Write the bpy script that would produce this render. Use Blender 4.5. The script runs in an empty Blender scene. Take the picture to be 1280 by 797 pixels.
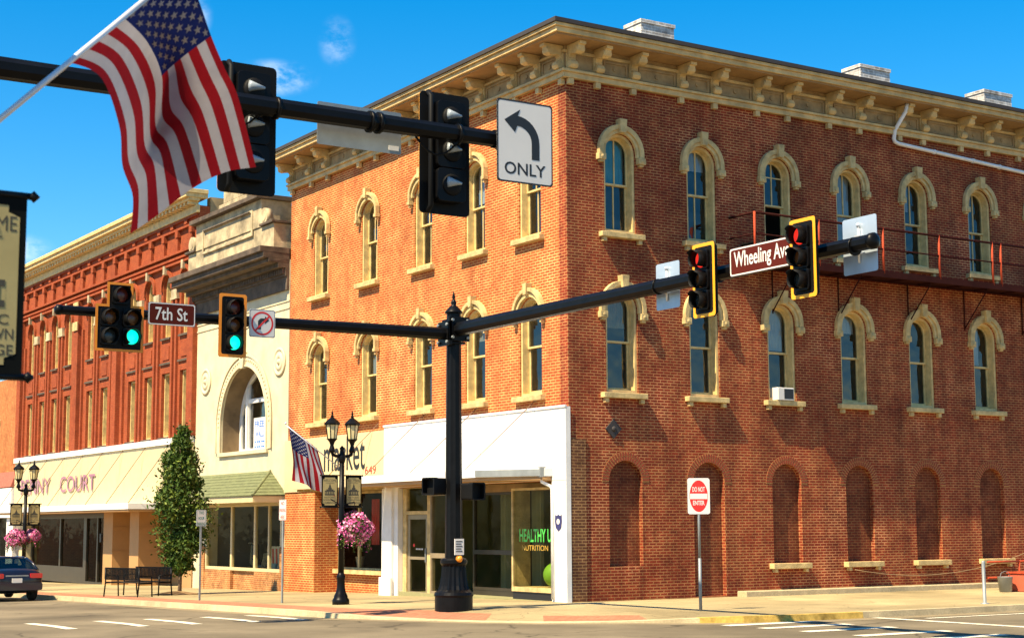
import bpy, bmesh, math, random
from mathutils import Vector, Matrix
from mathutils.geometry import tessellate_polygon
R = math.radians
rnd = random.Random(7)
scene = bpy.context.scene
COL = scene.collection

# ------------------------------------------------------------------ camera
# World: X runs along the shaded side street, Y along the sunny shop street, corner of the brick building at the origin.
cd = bpy.data.cameras.new('camera'); cam = bpy.data.objects.new('camera', cd); COL.objects.link(cam)
cF = Vector((0.53494735, 0.83529905, 0.12691270)); cR = Vector((0.84243024, -0.53878398, -0.00480701)); cU = Vector((-0.06436325, -0.10948660, 0.99190422))
M = Matrix((cR, cU, -cF)).transposed().to_4x4(); M.translation = Vector((-23.0715, -33.3970, 1.8975))
cam.matrix_world = M
cd.lens = 56.58; cd.sensor_width = 36; cd.clip_start = 0.1; cd.clip_end = 3000
cd.dof.use_dof = True; cd.dof.focus_distance = 43; cd.dof.aperture_fstop = 5.6
scene.camera = cam

# ------------------------------------------------------------------ daylight
SUN_DIR = Vector((0.69, 0.155, -1.0)).normalized()      # the way the light travels
SUN_EL = math.asin(-SUN_DIR.z)
sd_ = bpy.data.lights.new('sun', 'SUN'); sd_.energy = 5.0; sd_.angle = R(0.5); sd_.color = (1.0, 0.83, 0.56)
sun = bpy.data.objects.new('sun', sd_); COL.objects.link(sun)
sun.rotation_euler = SUN_DIR.to_track_quat('-Z', 'Y').to_euler(); sun.location = (-30, -20, 60)
w = bpy.data.worlds.new("World"); scene.world = w; w.use_nodes = True
nt = w.node_tree; nt.nodes.clear()
N = nt.nodes.new; Lk = nt.links.new
sky = N('ShaderNodeTexSky'); sky.sky_type = 'NISHITA'; sky.sun_disc = False
sky.sun_elevation = SUN_EL; sky.sun_rotation = math.atan2(-SUN_DIR.x, -SUN_DIR.y)
sky.altitude = 300; sky.air_density = 1.0; sky.dust_density = 0.3; sky.ozone_density = 3.0
hs = N('ShaderNodeHueSaturation'); hs.inputs['Saturation'].default_value = 1.5; hs.inputs['Value'].default_value = 1.0; hs.inputs['Hue'].default_value = 0.494
Lk(sky.outputs[0], hs.inputs['Color'])
tc = N('ShaderNodeTexCoord')
nz = N('ShaderNodeTexNoise'); nz.inputs['Scale'].default_value = 26; nz.inputs['Detail'].default_value = 7; nz.inputs['Roughness'].default_value = .62
mp = N('ShaderNodeMapping'); mp.inputs['Scale'].default_value = (1, 1, 1.6); Lk(tc.outputs['Generated'], mp.inputs['Vector']); Lk(mp.outputs[0], nz.inputs['Vector'])
def cloud_mask(dirv, wid, amp):
    d = Vector(dirv).normalized()
    sub = N('ShaderNodeVectorMath'); sub.operation = 'SUBTRACT'; Lk(tc.outputs['Generated'], sub.inputs[0]); sub.inputs[1].default_value = d
    sc = N('ShaderNodeVectorMath'); sc.operation = 'MULTIPLY'; Lk(sub.outputs[0], sc.inputs[0]); sc.inputs[1].default_value = wid
    ln = N('ShaderNodeVectorMath'); ln.operation = 'LENGTH'; Lk(sc.outputs[0], ln.inputs[0])
    m = N('ShaderNodeMapRange'); m.interpolation_type = 'SMOOTHSTEP'; Lk(ln.outputs['Value'], m.inputs['Value'])
    m.inputs['From Min'].default_value = 1.0; m.inputs['From Max'].default_value = 0.0; m.inputs['To Min'].default_value = 0; m.inputs['To Max'].default_value = amp
    return m.outputs[0]
total = None
for dirv, wid, amp in [((0.3908, 0.8752, 0.2690), (34, 34, 80), 1.0), ((0.4196, 0.8494, 0.2890), (75, 75, 50), .45),
                       ((0.2670, 0.9660, 0.1660), (42, 42, 90), .8), ((0.3370, 0.8760, 0.2990), (70, 70, 50), .7)
                       ]:
    o = cloud_mask(dirv, wid, amp)
    if total is None: total = o
    else:
        a = N('ShaderNodeMath'); a.operation = 'MAXIMUM'; Lk(total, a.inputs[0]); Lk(o, a.inputs[1]); total = a.outputs[0]
mu = N('ShaderNodeMath'); mu.operation = 'MULTIPLY'; Lk(total, mu.inputs[0])
mr = N('ShaderNodeMapRange'); mr.interpolation_type = 'SMOOTHSTEP'; mr.inputs['From Min'].default_value = .40; mr.inputs['From Max'].default_value = .68
Lk(nz.outputs['Fac'], mr.inputs['Value']); Lk(mr.outputs[0], mu.inputs[1])
mx = N('ShaderNodeMix'); mx.data_type = 'RGBA'; Lk(mu.outputs[0], mx.inputs['Factor']); Lk(hs.outputs[0], mx.inputs['A']); mx.inputs['B'].default_value = (6.5, 7.0, 7.6, 1)
bg = N('ShaderNodeBackground'); bg.inputs['Strength'].default_value = 0.084; Lk(mx.outputs['Result'], bg.inputs['Color'])
ow = N('ShaderNodeOutputWorld'); Lk(bg.outputs[0], ow.inputs['Surface'])
vs = scene.view_settings; vs.view_transform = 'Standard'; vs.look = 'None'; vs.gamma = 1; vs.use_curve_mapping = False; vs.exposure = 1.28
scene.cycles.max_bounces = 8; scene.cycles.transparent_max_bounces = 12; scene.cycles.sample_clamp_indirect = 4

# ------------------------------------------------------------------ materials
def nodes_of(m):
    m.use_nodes = True; t = m.node_tree; b = t.nodes['Principled BSDF']; return t, b
def mat(name, col, rough=.6, metal=0.0, var=.12, vs_=2.5, bump=0.0, bs=40, spec=.5, coat=0.0):
    m = bpy.data.materials.new(name); t, b = nodes_of(m)
    b.inputs['Roughness'].default_value = rough; b.inputs['Metallic'].default_value = metal
    b.inputs['Specular IOR Level'].default_value = spec; b.inputs['Coat Weight'].default_value = coat
    c = t.nodes.new('ShaderNodeTexCoord')
    n = t.nodes.new('ShaderNodeTexNoise'); n.inputs['Scale'].default_value = vs_; n.inputs['Detail'].default_value = 6; n.inputs['Roughness'].default_value = .6
    t.links.new(c.outputs['Object'], n.inputs['Vector'])
    r = t.nodes.new('ShaderNodeMapRange'); r.inputs['From Min'].default_value = .3; r.inputs['From Max'].default_value = .7
    r.inputs['To Min'].default_value = 1 - var; r.inputs['To Max'].default_value = 1 + var; t.links.new(n.outputs['Fac'], r.inputs['Value'])
    v = t.nodes.new('ShaderNodeVectorMath'); v.operation = 'SCALE'; v.inputs[0].default_value = col; t.links.new(r.outputs[0], v.inputs['Scale'])
    t.links.new(v.outputs[0], b.inputs['Base Color'])
    if bump:
        n2 = t.nodes.new('ShaderNodeTexNoise'); n2.inputs['Scale'].default_value = bs; n2.inputs['Detail'].default_value = 4; t.links.new(c.outputs['Object'], n2.inputs['Vector'])
        bp = t.nodes.new('ShaderNodeBump'); bp.inputs['Strength'].default_value = bump; bp.inputs['Distance'].default_value = .02
        t.links.new(n2.outputs['Fac'], bp.inputs['Height']); t.links.new(bp.outputs[0], b.inputs['Normal'])
    return m
def brick(name, c1, c2, mortar, bw=.225, bh=.0755, ms=.013, var=.25, stain=(.55, 1.0), rough=.85, streak=0.0):
    m = bpy.data.materials.new(name); t, b = nodes_of(m); b.inputs['Roughness'].default_value = rough; b.inputs['Specular IOR Level'].default_value = .25
    n_ = t.nodes.new; l = t.links.new
    c = n_('ShaderNodeTexCoord'); g = n_('ShaderNodeNewGeometry')
    sn = n_('ShaderNodeSeparateXYZ'); l(g.outputs['True Normal'], sn.inputs[0]); sp = n_('ShaderNodeSeparateXYZ'); l(c.outputs['Object'], sp.inputs[0])
    def gt(sock):
        a = n_('ShaderNodeMath'); a.operation = 'ABSOLUTE'; l(sock, a.inputs[0]); q = n_('ShaderNodeMath'); q.operation = 'GREATER_THAN'; l(a.outputs[0], q.inputs[0]); q.inputs[1].default_value = .6; return q.outputs[0]
    ny, nz_ = gt(sn.outputs['Y']), gt(sn.outputs['Z'])
    def mixf(f, a, bb):
        q = n_('ShaderNodeMix'); q.data_type = 'FLOAT'; l(f, q.inputs['Factor']); l(a, q.inputs['A']); l(bb, q.inputs['B']); return q.outputs['Result']
    u = mixf(ny, sp.outputs['Y'], sp.outputs['X']); v = mixf(nz_, sp.outputs['Z'], sp.outputs['X'])
    cb = n_('ShaderNodeCombineXYZ'); l(u, cb.inputs[0]); l(v, cb.inputs[1])
    br = n_('ShaderNodeTexBrick'); l(cb.outputs[0], br.inputs['Vector']); br.inputs['Color1'].default_value = (*c1, 1); br.inputs['Color2'].default_value = (*c2, 1); br.inputs['Mortar'].default_value = (*mortar, 1)
    br.inputs['Scale'].default_value = 1; br.inputs['Mortar Size'].default_value = ms; br.inputs['Mortar Smooth'].default_value = .3; br.inputs['Brick Width'].default_value = bw; br.inputs['Row Height'].default_value = bh
    br.inputs['Bias'].default_value = -.1
    # mortar that is fuller in some courses than in others, and broad weathering
    n1 = n_('ShaderNodeTexNoise'); n1.inputs['Scale'].default_value = 5; n1.inputs['Detail'].default_value = 5; l(c.outputs['Object'], n1.inputs['Vector'])
    r1 = n_('ShaderNodeMapRange'); l(n1.outputs['Fac'], r1.inputs['Value']); r1.inputs['From Min'].default_value = .3; r1.inputs['From Max'].default_value = .7; r1.inputs['To Min'].default_value = 1 - var; r1.inputs['To Max'].default_value = 1 + var
    n2 = n_('ShaderNodeTexNoise'); n2.inputs['Scale'].default_value = .55; n2.inputs['Detail'].default_value = 7; n2.inputs['Roughness'].default_value = .65; l(c.outputs['Object'], n2.inputs['Vector'])
    r2 = n_('ShaderNodeMapRange'); l(n2.outputs['Fac'], r2.inputs['Value']); r2.inputs['From Min'].default_value = .33; r2.inputs['From Max'].default_value = .55; r2.inputs['To Min'].default_value = stain[0]; r2.inputs['To Max'].default_value = stain[1]
    n3 = n_('ShaderNodeTexNoise'); n3.inputs['Scale'].default_value = 2.2; n3.inputs['Detail'].default_value = 3; l(c.outputs['Object'], n3.inputs['Vector'])
    r3 = n_('ShaderNodeMapRange'); l(n3.outputs['Fac'], r3.inputs['Value']); r3.inputs['From Min'].default_value = .3; r3.inputs['From Max'].default_value = .7; r3.inputs['To Min'].default_value = ms * .55; r3.inputs['To Max'].default_value = ms * 1.35
    l(r3.outputs[0], br.inputs['Mortar Size'])
    mm = n_('ShaderNodeMath'); mm.operation = 'MULTIPLY'; l(r1.outputs[0], mm.inputs[0]); l(r2.outputs[0], mm.inputs[1])
    if streak:      # rain streaks and soot: noise drawn out down the wall, plus paler repointed patches
        mp_ = n_('ShaderNodeMapping'); mp_.inputs['Scale'].default_value = (2.2, 2.2, .16); l(c.outputs['Object'], mp_.inputs['Vector'])
        n4 = n_('ShaderNodeTexNoise'); n4.inputs['Scale'].default_value = 1; n4.inputs['Detail'].default_value = 6; l(mp_.outputs[0], n4.inputs['Vector'])
        r4 = n_('ShaderNodeMapRange'); l(n4.outputs['Fac'], r4.inputs['Value']); r4.inputs['From Min'].default_value = .38; r4.inputs['From Max'].default_value = .62; r4.inputs['To Min'].default_value = 1 - streak; r4.inputs['To Max'].default_value = 1.06
        m5 = n_('ShaderNodeMath'); m5.operation = 'MULTIPLY'; l(mm.outputs[0], m5.inputs[0]); l(r4.outputs[0], m5.inputs[1]); mm = m5
        n6 = n_('ShaderNodeTexNoise'); n6.inputs['Scale'].default_value = .45; n6.inputs['Detail'].default_value = 3; l(c.outputs['Object'], n6.inputs['Vector'])
        r6 = n_('ShaderNodeMapRange'); l(n6.outputs['Fac'], r6.inputs['Value']); r6.inputs['From Min'].default_value = .56; r6.inputs['From Max'].default_value = .66
        mc_ = n_('ShaderNodeMix'); mc_.data_type = 'RGBA'; l(r6.outputs[0], mc_.inputs['Factor']); mc_.inputs['A'].default_value = (*mortar, 1); mc_.inputs['B'].default_value = (*[min(.8, q * 1.35 + .02) for q in mortar], 1); l(mc_.outputs['Result'], br.inputs['Mortar'])
    s = n_('ShaderNodeVectorMath'); s.operation = 'SCALE'; l(br.outputs['Color'], s.inputs[0]); l(mm.outputs[0], s.inputs['Scale']); l(s.outputs[0], b.inputs['Base Color'])
    bp = n_('ShaderNodeBump'); bp.inputs['Strength'].default_value = .5; bp.inputs['Distance'].default_value = .008; bp.invert = True; l(br.outputs['Fac'], bp.inputs['Height']); l(bp.outputs[0], b.inputs['Normal'])
    return m
def emit(name, col, s, base=(.02, .02, .02)):
    m = bpy.data.materials.new(name); t, b = nodes_of(m); b.inputs['Base Color'].default_value = (*base, 1)
    b.inputs['Emission Color'].default_value = (*col, 1); b.inputs['Emission Strength'].default_value = s; b.inputs['Roughness'].default_value = .3
    return m
def glass(name, tint=(.75, .8, .78), refl=1.6, rough=.01, wob=.0):
    m = bpy.data.materials.new(name); m.use_nodes = True; t = m.node_tree; t.nodes.clear(); n_ = t.nodes.new; l = t.links.new
    tr = n_('ShaderNodeBsdfTransparent'); tr.inputs[0].default_value = (*tint, 1); gl = n_('ShaderNodeBsdfGlossy'); gl.inputs['Roughness'].default_value = rough
    c = n_('ShaderNodeTexCoord'); ns = n_('ShaderNodeTexNoise'); ns.inputs['Scale'].default_value = 1.3; l(c.outputs['Object'], ns.inputs['Vector'])
    bp = n_('ShaderNodeBump'); bp.inputs['Strength'].default_value = .30; bp.inputs['Distance'].default_value = .06; l(ns.outputs['Fac'], bp.inputs['Height']); l(bp.outputs[0], gl.inputs['Normal'])
    ge = n_('ShaderNodeNewGeometry'); dt = n_('ShaderNodeVectorMath'); dt.operation = 'DOT_PRODUCT'; l(ge.outputs['Incoming'], dt.inputs[0]); l(ge.outputs['True Normal'], dt.inputs[1])
    def mth(op, a, b_=None):
        q = n_('ShaderNodeMath'); q.operation = op
        for k, v in ((0, a), (1, b_)):
            if v is None: continue
            if isinstance(v, float): q.inputs[k].default_value = v
            else: l(v, q.inputs[k])
        return q.outputs[0]
    f5 = mth('POWER', mth('SUBTRACT', 1.0, mth('ABSOLUTE', dt.outputs['Value'])), 5.0)      # reflection grows towards grazing view, on either face of the pane
    mm = n_('ShaderNodeMath'); mm.operation = 'MULTIPLY'; mm.use_clamp = True; l(mth('ADD', mth('MULTIPLY', f5, .96), .045), mm.inputs[0]); mm.inputs[1].default_value = refl
    mx_ = n_('ShaderNodeMixShader'); l(mm.outputs[0], mx_.inputs[0]); l(tr.outputs[0], mx_.inputs[1]); l(gl.outputs[0], mx_.inputs[2])
    o = n_('ShaderNodeOutputMaterial'); l(mx_.outputs[0], o.inputs['Surface']); return m

M_BRICK = brick('sun_toned_red_brick', (.43, .092, .024), (.34, .062, .016), (.58, .31, .105), ms=.0150, var=.14, stain=(.86, 1.05), streak=.10)  # lighter version for the sunny front, part of its sunlight in the colour
M_BRICKS = brick('shade_toned_red_brick', (.255, .034, .012), (.165, .020, .008), (.40, .170, .062), ms=.0150, var=.22, stain=(.72, 1.08), streak=.26)  # darker version for the side wall, its shade put into the colour
M_BRICKD = brick('sooty_brick', (.14, .055, .025), (.085, .03, .016), (.30, .17, .07))
M_BRICKIN = brick('infill_brick', (.17, .034, .013), (.12, .022, .009), (.26, .11, .04), ms=.011)
M_BRICKR = brick('deep_red_brick', (.31, .060, .018), (.25, .044, .014), (.32, .10, .035), ms=.009, var=.15, stain=(.8, 1.0))
M_BRICKO = brick('orange_brick', (.46, .16, .05), (.40, .13, .04), (.5, .22, .08), ms=.009)
M_BRICKT = brick('tan_brick', (.40, .17, .055), (.32, .10, .035), (.46, .28, .12), bw=.22, bh=.07)
M_VOUSS = mat('arch_brick', (.24, .036, .012), .85, var=.3, vs_=9)
M_MORT = mat('arch_mortar', (.42, .20, .06), .9)
M_TRIM = mat('cream_painted_wood', (.60, .44, .18), .6, var=.26, vs_=5, bump=.15)
M_STONE = mat('buff_sandstone', (.52, .38, .165), .85, var=.34, vs_=3.8, bump=.35, bs=25)
M_FRIEZE = mat('shade_darkened_frieze', (.32, .21, .09), .8, var=.35, vs_=2.6, bump=.25, bs=14)  # darker than the cornice, painting in the shade between the brackets
M_CORN = mat('weathered_cream_cornice', (.53, .375, .16), .7, var=.32, vs_=2.2, bump=.25, bs=14)
M_DARKROOF = mat('dark_roofing', (.035, .03, .03), .8)
M_ROOF = mat('roof_felt', (.10, .09, .085), .9)
M_WHITE = mat('white_painted_panel', (.74, .72, .68), .5, var=.12, vs_=1.6)
M_SEAM = mat('grey_panel_seam', (.36, .33, .28), .7)
M_CREAMP = mat('cream_panel', (.58, .475, .26), .5, var=.06)
M_LIME = mat('pale_limestone', (.60, .515, .33), .8, var=.14, vs_=1.6, bump=.2)
M_LIMED = mat('stained_limestone', (.40, .32, .19), .85, var=.55, vs_=1.8, bump=.35, bs=18)
M_RECESS = mat('brown_recess_lining', (.17, .115, .06), .85, var=.35, vs_=1.5)  # separate browner lining over the reveal of the big arch
M_SOOT = mat('soot_stained_stone', (.085, .06, .04), .85, var=.5, vs_=2.5, bump=.4)
M_GLASS = glass('window_glass', (.66, .72, .72), 1.9)
M_SHOPGL = glass('shop_glass', (.70, .72, .60), .22)
M_BRONZE = mat('dark_bronze_frame', (.05, .04, .028), .4, .3)
M_IN = mat('dim_interior', (.035, .028, .024), .9)
M_INSHOP = mat('shop_interior', (.25, .235, .11), .9)
M_CURT = mat('grey_curtain', (.45, .48, .50), .9)
M_DIMB = mat('tan_roller_blind', (.28, .24, .16), .9)
M_TEAL = mat('teal_curtain', (.10, .36, .40), .9)
M_BLACK = mat('black_painted_steel', (.004, .004, .0045), .38, var=.3, vs_=5, spec=.14)
M_BLACKM = mat('matt_black_plastic', (.005, .005, .005), .6, spec=.15)
M_SOFF = mat('shade_browned_boards', (.30, .18, .075), .8, var=.2)  # underside shade put into the colour, against the bounced light
M_BULGE = mat('worn_black_plastic', (.012, .013, .015), .2, spec=.6)
M_YEL = mat('yellow_reflective_border', (.85, .36, .01), .5, var=.05)
M_ORB = mat('shaded_yellow_border', (.80, .25, .01), .5, var=.05)  # shaded copy of the yellow border, for heads under grazing sun
M_GALV = mat('galvanised_steel', (.25, .27, .27), .55, .35, var=.2)
M_ALU = mat('sign_back_aluminium', (.42, .50, .58), .42, .35, var=.10)
M_SIGNW = mat('white_sign_face', (.66, .63, .58), .5, var=.03)
M_INK = mat('black_sign_ink', (.012, .012, .012), .5)
M_RED = mat('red_sign_ink', (.62, .02, .015), .45)
M_BROWN = mat('brown_sign_face', (.085, .011, .006), .7, var=.05, spec=.12)
M_GRN = mat('green_sign_ink', (.01, .16, .12), .5)
M_LIMEG = emit('glowing_green_window_letters', (.05, .5, .06), .06, (.06, .45, .06))  # faint glow added to lettering that is no lamp
M_GOLD = mat('ochre_window_letters', (.5, .3, .04), .5)
M_FIRE = mat('red_painted_iron', (.36, .050, .018), .7, var=.25, vs_=6, spec=.2)
M_FIRED = mat('dark_maroon_iron', (.034, .008, .006), .8, var=.25, spec=.08)
M_WALK = None
M_RODS = mat('rust_stained_rod', (.20, .11, .06), .6)
M_PURP = mat('mauve_lettering', (.30, .14, .20), .6)
M_SHING = mat('sage_green_shingle', (.13, .145, .062), .8, var=.3, vs_=7)
M_TAN = mat('tan_tile', (.42, .23, .085), .6, var=.1, vs_=1.5)
def cloth(name, col, tr=.22):
    m = mat(name, col, .85, var=.08, vs_=9, spec=.15); t = m.node_tree; b = t.nodes['Principled BSDF']; o = t.nodes['Material Output']
    tl = t.nodes.new('ShaderNodeBsdfTranslucent'); x = t.nodes.new('ShaderNodeMixShader'); x.inputs[0].default_value = tr
    t.links.new(b.inputs['Base Color'].links[0].from_socket, tl.inputs['Color']); t.links.new(b.outputs[0], x.inputs[1]); t.links.new(tl.outputs[0], x.inputs[2]); t.links.new(x.outputs[0], o.inputs['Surface']); return m
M_FLR = cloth('flag_red', (.22, .006, .012)); M_FLW = cloth('flag_white', (.35, .335, .37)); M_FLB = cloth('flag_blue', (.004, .010, .075))
M_BANN = mat('straw_banner', (.40, .32, .14), .8, var=.12, spec=.1)
M_LAMPGL = mat('frosted_lamp_glass', (.66, .55, .28), .35, var=.1)
M_PINK = mat('pink_petals', (.62, .10, .30), .7, var=.35, vs_=30)
M_PINKL = mat('pale_pink_petals', (.80, .38, .52), .7, var=.2, vs_=30)
M_LEAF = mat('hornbeam_leaf', (.042, .080, .009), .6, var=.5, vs_=6, spec=.2)
M_LEAFL = mat('lit_clump_leaf', (.11, .145, .018), .6, var=.35, vs_=6, spec=.2)  # paler tone for scattered clumps, sunlit foliage put into the colour
M_BARK = mat('grey_bark', (.16, .11, .07), .9, var=.3, vs_=12)
M_CAR = mat('dark_blue_car_paint', (.003, .005, .016), .3, .1, var=.05, coat=.45)
M_TYRE = mat('tyre_rubber', (.012, .012, .012), .85)
M_RIM = mat('alloy_rim', (.35, .35, .36), .35, .8)
M_CARGL = glass('car_glass', (.30, .36, .33), 1.4)
M_TAIL = mat('red_tail_lamp', (.45, .01, .01), .2, spec=.8)
M_PIPE = mat('white_downspout', (.74, .72, .68), .45)
M_CHIM = brick('whitewashed_brick', (.52, .50, .46), (.38, .33, .28), (.62, .60, .56), ms=.015, var=.4)
M_LENSR = emit('lit_red_lens', (1, .03, .015), .45); M_LENSG = emit('lit_green_lens', (.0, .86, .52), .8)
M_LENSA = mat('unlit_amber_lens', (.13, .045, .012), .25); M_LENSD = mat('unlit_red_lens', (.12, .022, .014), .25); M_LENSO = mat('unlit_green_lens', (.03, .035, .034), .25)
M_GLINT = mat('grey_highlight_cone', (.26, .30, .33), .3, spec=.7)
M_ORANGE = mat('orange_button', (.85, .30, .02), .4)
M_BALL = mat('green_exercise_ball', (.20, .42, .03), .45)

# ------------------------------------------------------------------ mesh builder
ORG = {}
class MB:
    def __init__(s): s.v = []; s.f = []; s.m = []; s.sm = []
    def add(s, vs_, fs, mi=0, smooth=False):
        o = len(s.v); s.v += [Vector(p) for p in vs_]
        for f in fs: s.f.append([o + i for i in f]); s.m.append(mi); s.sm.append(smooth)
        return s
    def box(s, x0, x1, y0, y1, z0, z1, mi=0, xf=None):
        P = [(x, y, z) for z in (z0, z1) for y in (y0, y1) for x in (x0, x1)]
        if xf: P = [xf(*p) for p in P]
        return s.add(P, [(0, 2, 3, 1), (4, 5, 7, 6), (0, 1, 5, 4), (2, 6, 7, 3), (0, 4, 6, 2), (1, 3, 7, 5)], mi)
    def fb(s, F, a0, a1, n0, n1, z0, z1, mi=0): return s.box(a0, a1, n0, n1, z0, z1, mi, F)
    def ext(s, outer, holes, n0, n1, F, mi=0, caps=(1, 1), sides=True, holesides=True):
        loops = [outer] + list(holes); flat = [p for lp in loops for p in lp]
        tris = tessellate_polygon([[Vector((a, z, 0)) for a, z in lp] for lp in loops])
        for n, on in ((n0, caps[0]), (n1, caps[1])):
            if on: s.add([F(a, n, z) for a, z in flat], [tuple(t) for t in tris], mi)
        if n0 != n1:
            for k, lp in enumerate(loops):
                if k == 0 and not sides: continue
                if k and not holesides: continue
                c = len(lp); s.add([F(a, n0, z) for a, z in lp] + [F(a, n1, z) for a, z in lp], [(i, (i + 1) % c, c + (i + 1) % c, c + i) for i in range(c)], mi)
        return s
    def tube(s, pts, rad, seg=10, mi=0, caps=True, smooth=True):
        pts = [Vector(p) for p in pts]; rad = rad if isinstance(rad, (list, tuple)) else [rad] * len(pts)
        rings = []; up = None
        for i, p in enumerate(pts):
            d = (pts[min(i + 1, len(pts) - 1)] - pts[max(i - 1, 0)]).normalized()
            if up is None: up = Vector((0, 0, 1)) if abs(d.z) < .9 else Vector((1, 0, 0))
            a = d.cross(up).normalized(); b = a.cross(d).normalized(); up = b
            rings.append([p + (a * math.cos(t) + b * math.sin(t)) * rad[i] for t in [2 * math.pi * k / seg for k in range(seg)]])
        vs_ = [q for r_ in rings for q in r_]; fs = []
        for i in range(len(pts) - 1):
            for k in range(seg): fs.append((i * seg + k, i * seg + (k + 1) % seg, (i + 1) * seg + (k + 1) % seg, (i + 1) * seg + k))
        s.add(vs_, fs, mi, smooth)
        if caps: s.add(rings[0], [tuple(range(seg))], mi); s.add(rings[-1], [tuple(range(seg))], mi)
        return s
    def lathe(s, prof, c=(0, 0, 0), seg=20, mi=0, xf=None, smooth=True, flute=0, fr=(0, 0)):
        c = Vector(c); vs_ = []
        for r_, z in prof:
            for k in range(seg):
                t = 2 * math.pi * k / seg; rr = r_
                if flute and fr[0] <= z <= fr[1]: rr = r_ * (1 - (.09 if k % 2 else 0))
                p = Vector((rr * math.cos(t), rr * math.sin(t), z)); vs_.append((Vector(xf(*p)) if xf else p) + c)
        fs = [(i * seg + k, i * seg + (k + 1) % seg, (i + 1) * seg + (k + 1) % seg, (i + 1) * seg + k) for i in range(len(prof) - 1) for k in range(seg)]
        s.add(vs_, fs, mi, smooth and not flute)
        for i in (0, len(prof) - 1):
            if prof[i][0] > 1e-4: s.add(vs_[i * seg:(i + 1) * seg], [tuple(range(seg))], mi)
        return s
    def build(s, name, mats, parent=None, bevel=0.0, merge=False):
        org = ORG.get(parent, Vector((0, 0, 0))) if parent else Vector((0, 0, 0))
        me = bpy.data.meshes.new(name); me.from_pydata([tuple(p - org) for p in s.v], [], s.f)
        mats = mats if isinstance(mats, (list, tuple)) else [mats]
        for m in mats: me.materials.append(m)
        me.polygons.foreach_set('material_index', s.m); me.polygons.foreach_set('use_smooth', s.sm)
        bm = bmesh.new(); bm.from_mesh(me)
        bmesh.ops.remove_doubles(bm, verts=bm.verts, dist=1e-5)
        bmesh.ops.recalc_face_normals(bm, faces=bm.faces); bm.to_mesh(me); bm.free()
        o = bpy.data.objects.new(name, me); COL.objects.link(o)
        if parent: o.parent = parent
        ORG[o] = org
        if bevel:
            b = o.modifiers.new('bevel', 'BEVEL'); b.width = bevel; b.segments = 2; b.limit_method = 'ANGLE'; b.angle_limit = R(40)
        return o
def empty(name, loc=(0, 0, 0), rz=0.0, local=False):
    o = bpy.data.objects.new(name, None); COL.objects.link(o); o.location = loc; o.rotation_euler = (0, 0, rz); o.empty_display_size = .2
    ORG[o] = Vector((0, 0, 0)) if local else Vector(loc)
    return o
def tag(o, label, cat, group=None, kind=None):
    o['label'] = label; o['category'] = cat
    if group: o['group'] = group
    if kind: o['kind'] = kind
    return o
def struct(o): o['kind'] = 'structure'; return o
KIDS = {}
def copy_tree(o, parent=None):
    c = o.copy(); COL.objects.link(c)
    if parent: c.parent = parent
    for ch in [q for q in COL.objects if q.parent == o]: copy_tree(ch, c)
    return c
def SIDE(a, n, z): return (a, -n, z)            # wall on the side street, facing -Y
def FRONT(a, n, z): return (-n, a, z)           # wall on the shop street, facing -X
def SIGN(a, n, z): return (a, -n, z)            # a sign standing at its own origin, facing -Y
def rect(a0, a1, z0, z1): return [(a0, z0), (a1, z0), (a1, z1), (a0, z1)]
def rrect(a0, a1, z0, z1, r_, k=4):
    P = []
    for cx, cz, t0 in ((a1 - r_, z0 + r_, -90), (a1 - r_, z1 - r_, 0), (a0 + r_, z1 - r_, 90), (a0 + r_, z0 + r_, 180)):
        for i in range(k + 1): t = R(t0 + 90 * i / k); P.append((cx + r_ * math.cos(t), cz + r_ * math.sin(t)))
    return P
def arc(c, hw, zsp, rise, n=14):                 # right spring -> top -> left spring
    Rr = (hw * hw + rise * rise) / (2 * rise); zc = zsp + rise - Rr; t0 = math.atan2(zsp - zc, hw)
    return [(c + Rr * math.cos(t), zc + Rr * math.sin(t)) for t in [t0 + (math.pi - 2 * t0) * i / n for i in range(n + 1)]]
def arch(c, hw, z0, zsp, rise, n=14): return [(c - hw, z0), (c + hw, z0)] + arc(c, hw, zsp, rise, n)
def ring(c, hwo, hwi, zb, zsp, riseo, risei, n=16):
    o = [(c + hwo, zb)] + arc(c, hwo, zsp, riseo, n) + [(c - hwo, zb)]; i = [(c + hwi, zb)] + arc(c, hwi, zsp, risei, n) + [(c - hwi, zb)]
    return o + i[::-1]
def ell(c, z, ra, rz, n=28): return [(c + ra * math.cos(2 * math.pi * k / n), z + rz * math.sin(2 * math.pi * k / n)) for k in range(n)]
TXT = {}
def text(mb, s, F, a0, z0, wdt, hgt, n, mi=0, bold=.0, thick=.004, shear=0):
    """flat letters of the words s, fitted to a box with its lower left corner at (a0, z0)"""
    cu = bpy.data.curves.new('t', 'FONT'); cu.body = s; cu.extrude = 0.0; cu.offset = bold; cu.resolution_u = 3; cu.shear = shear
    o = bpy.data.objects.new('t', cu); COL.objects.link(o); dg = bpy.context.evaluated_depsgraph_get()
    me = bpy.data.meshes.new_from_object(o.evaluated_get(dg)); vs_ = [v.co.copy() for v in me.vertices]; fs = [tuple(p.vertices) for p in me.polygons]
    bpy.data.objects.remove(o); bpy.data.curves.remove(cu); bpy.data.meshes.remove(me)
    x0 = min(v.x for v in vs_); x1 = max(v.x for v in vs_); y0 = min(v.y for v in vs_); y1 = max(v.y for v in vs_)
    mb.add([F(a0 + (v.x - x0) / (x1 - x0) * wdt, n, z0 + (v.y - y0) / (y1 - y0) * hgt) for v in vs_], fs, mi)
def zg(y): return -.016 * min(max(y, 0), 70)

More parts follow.
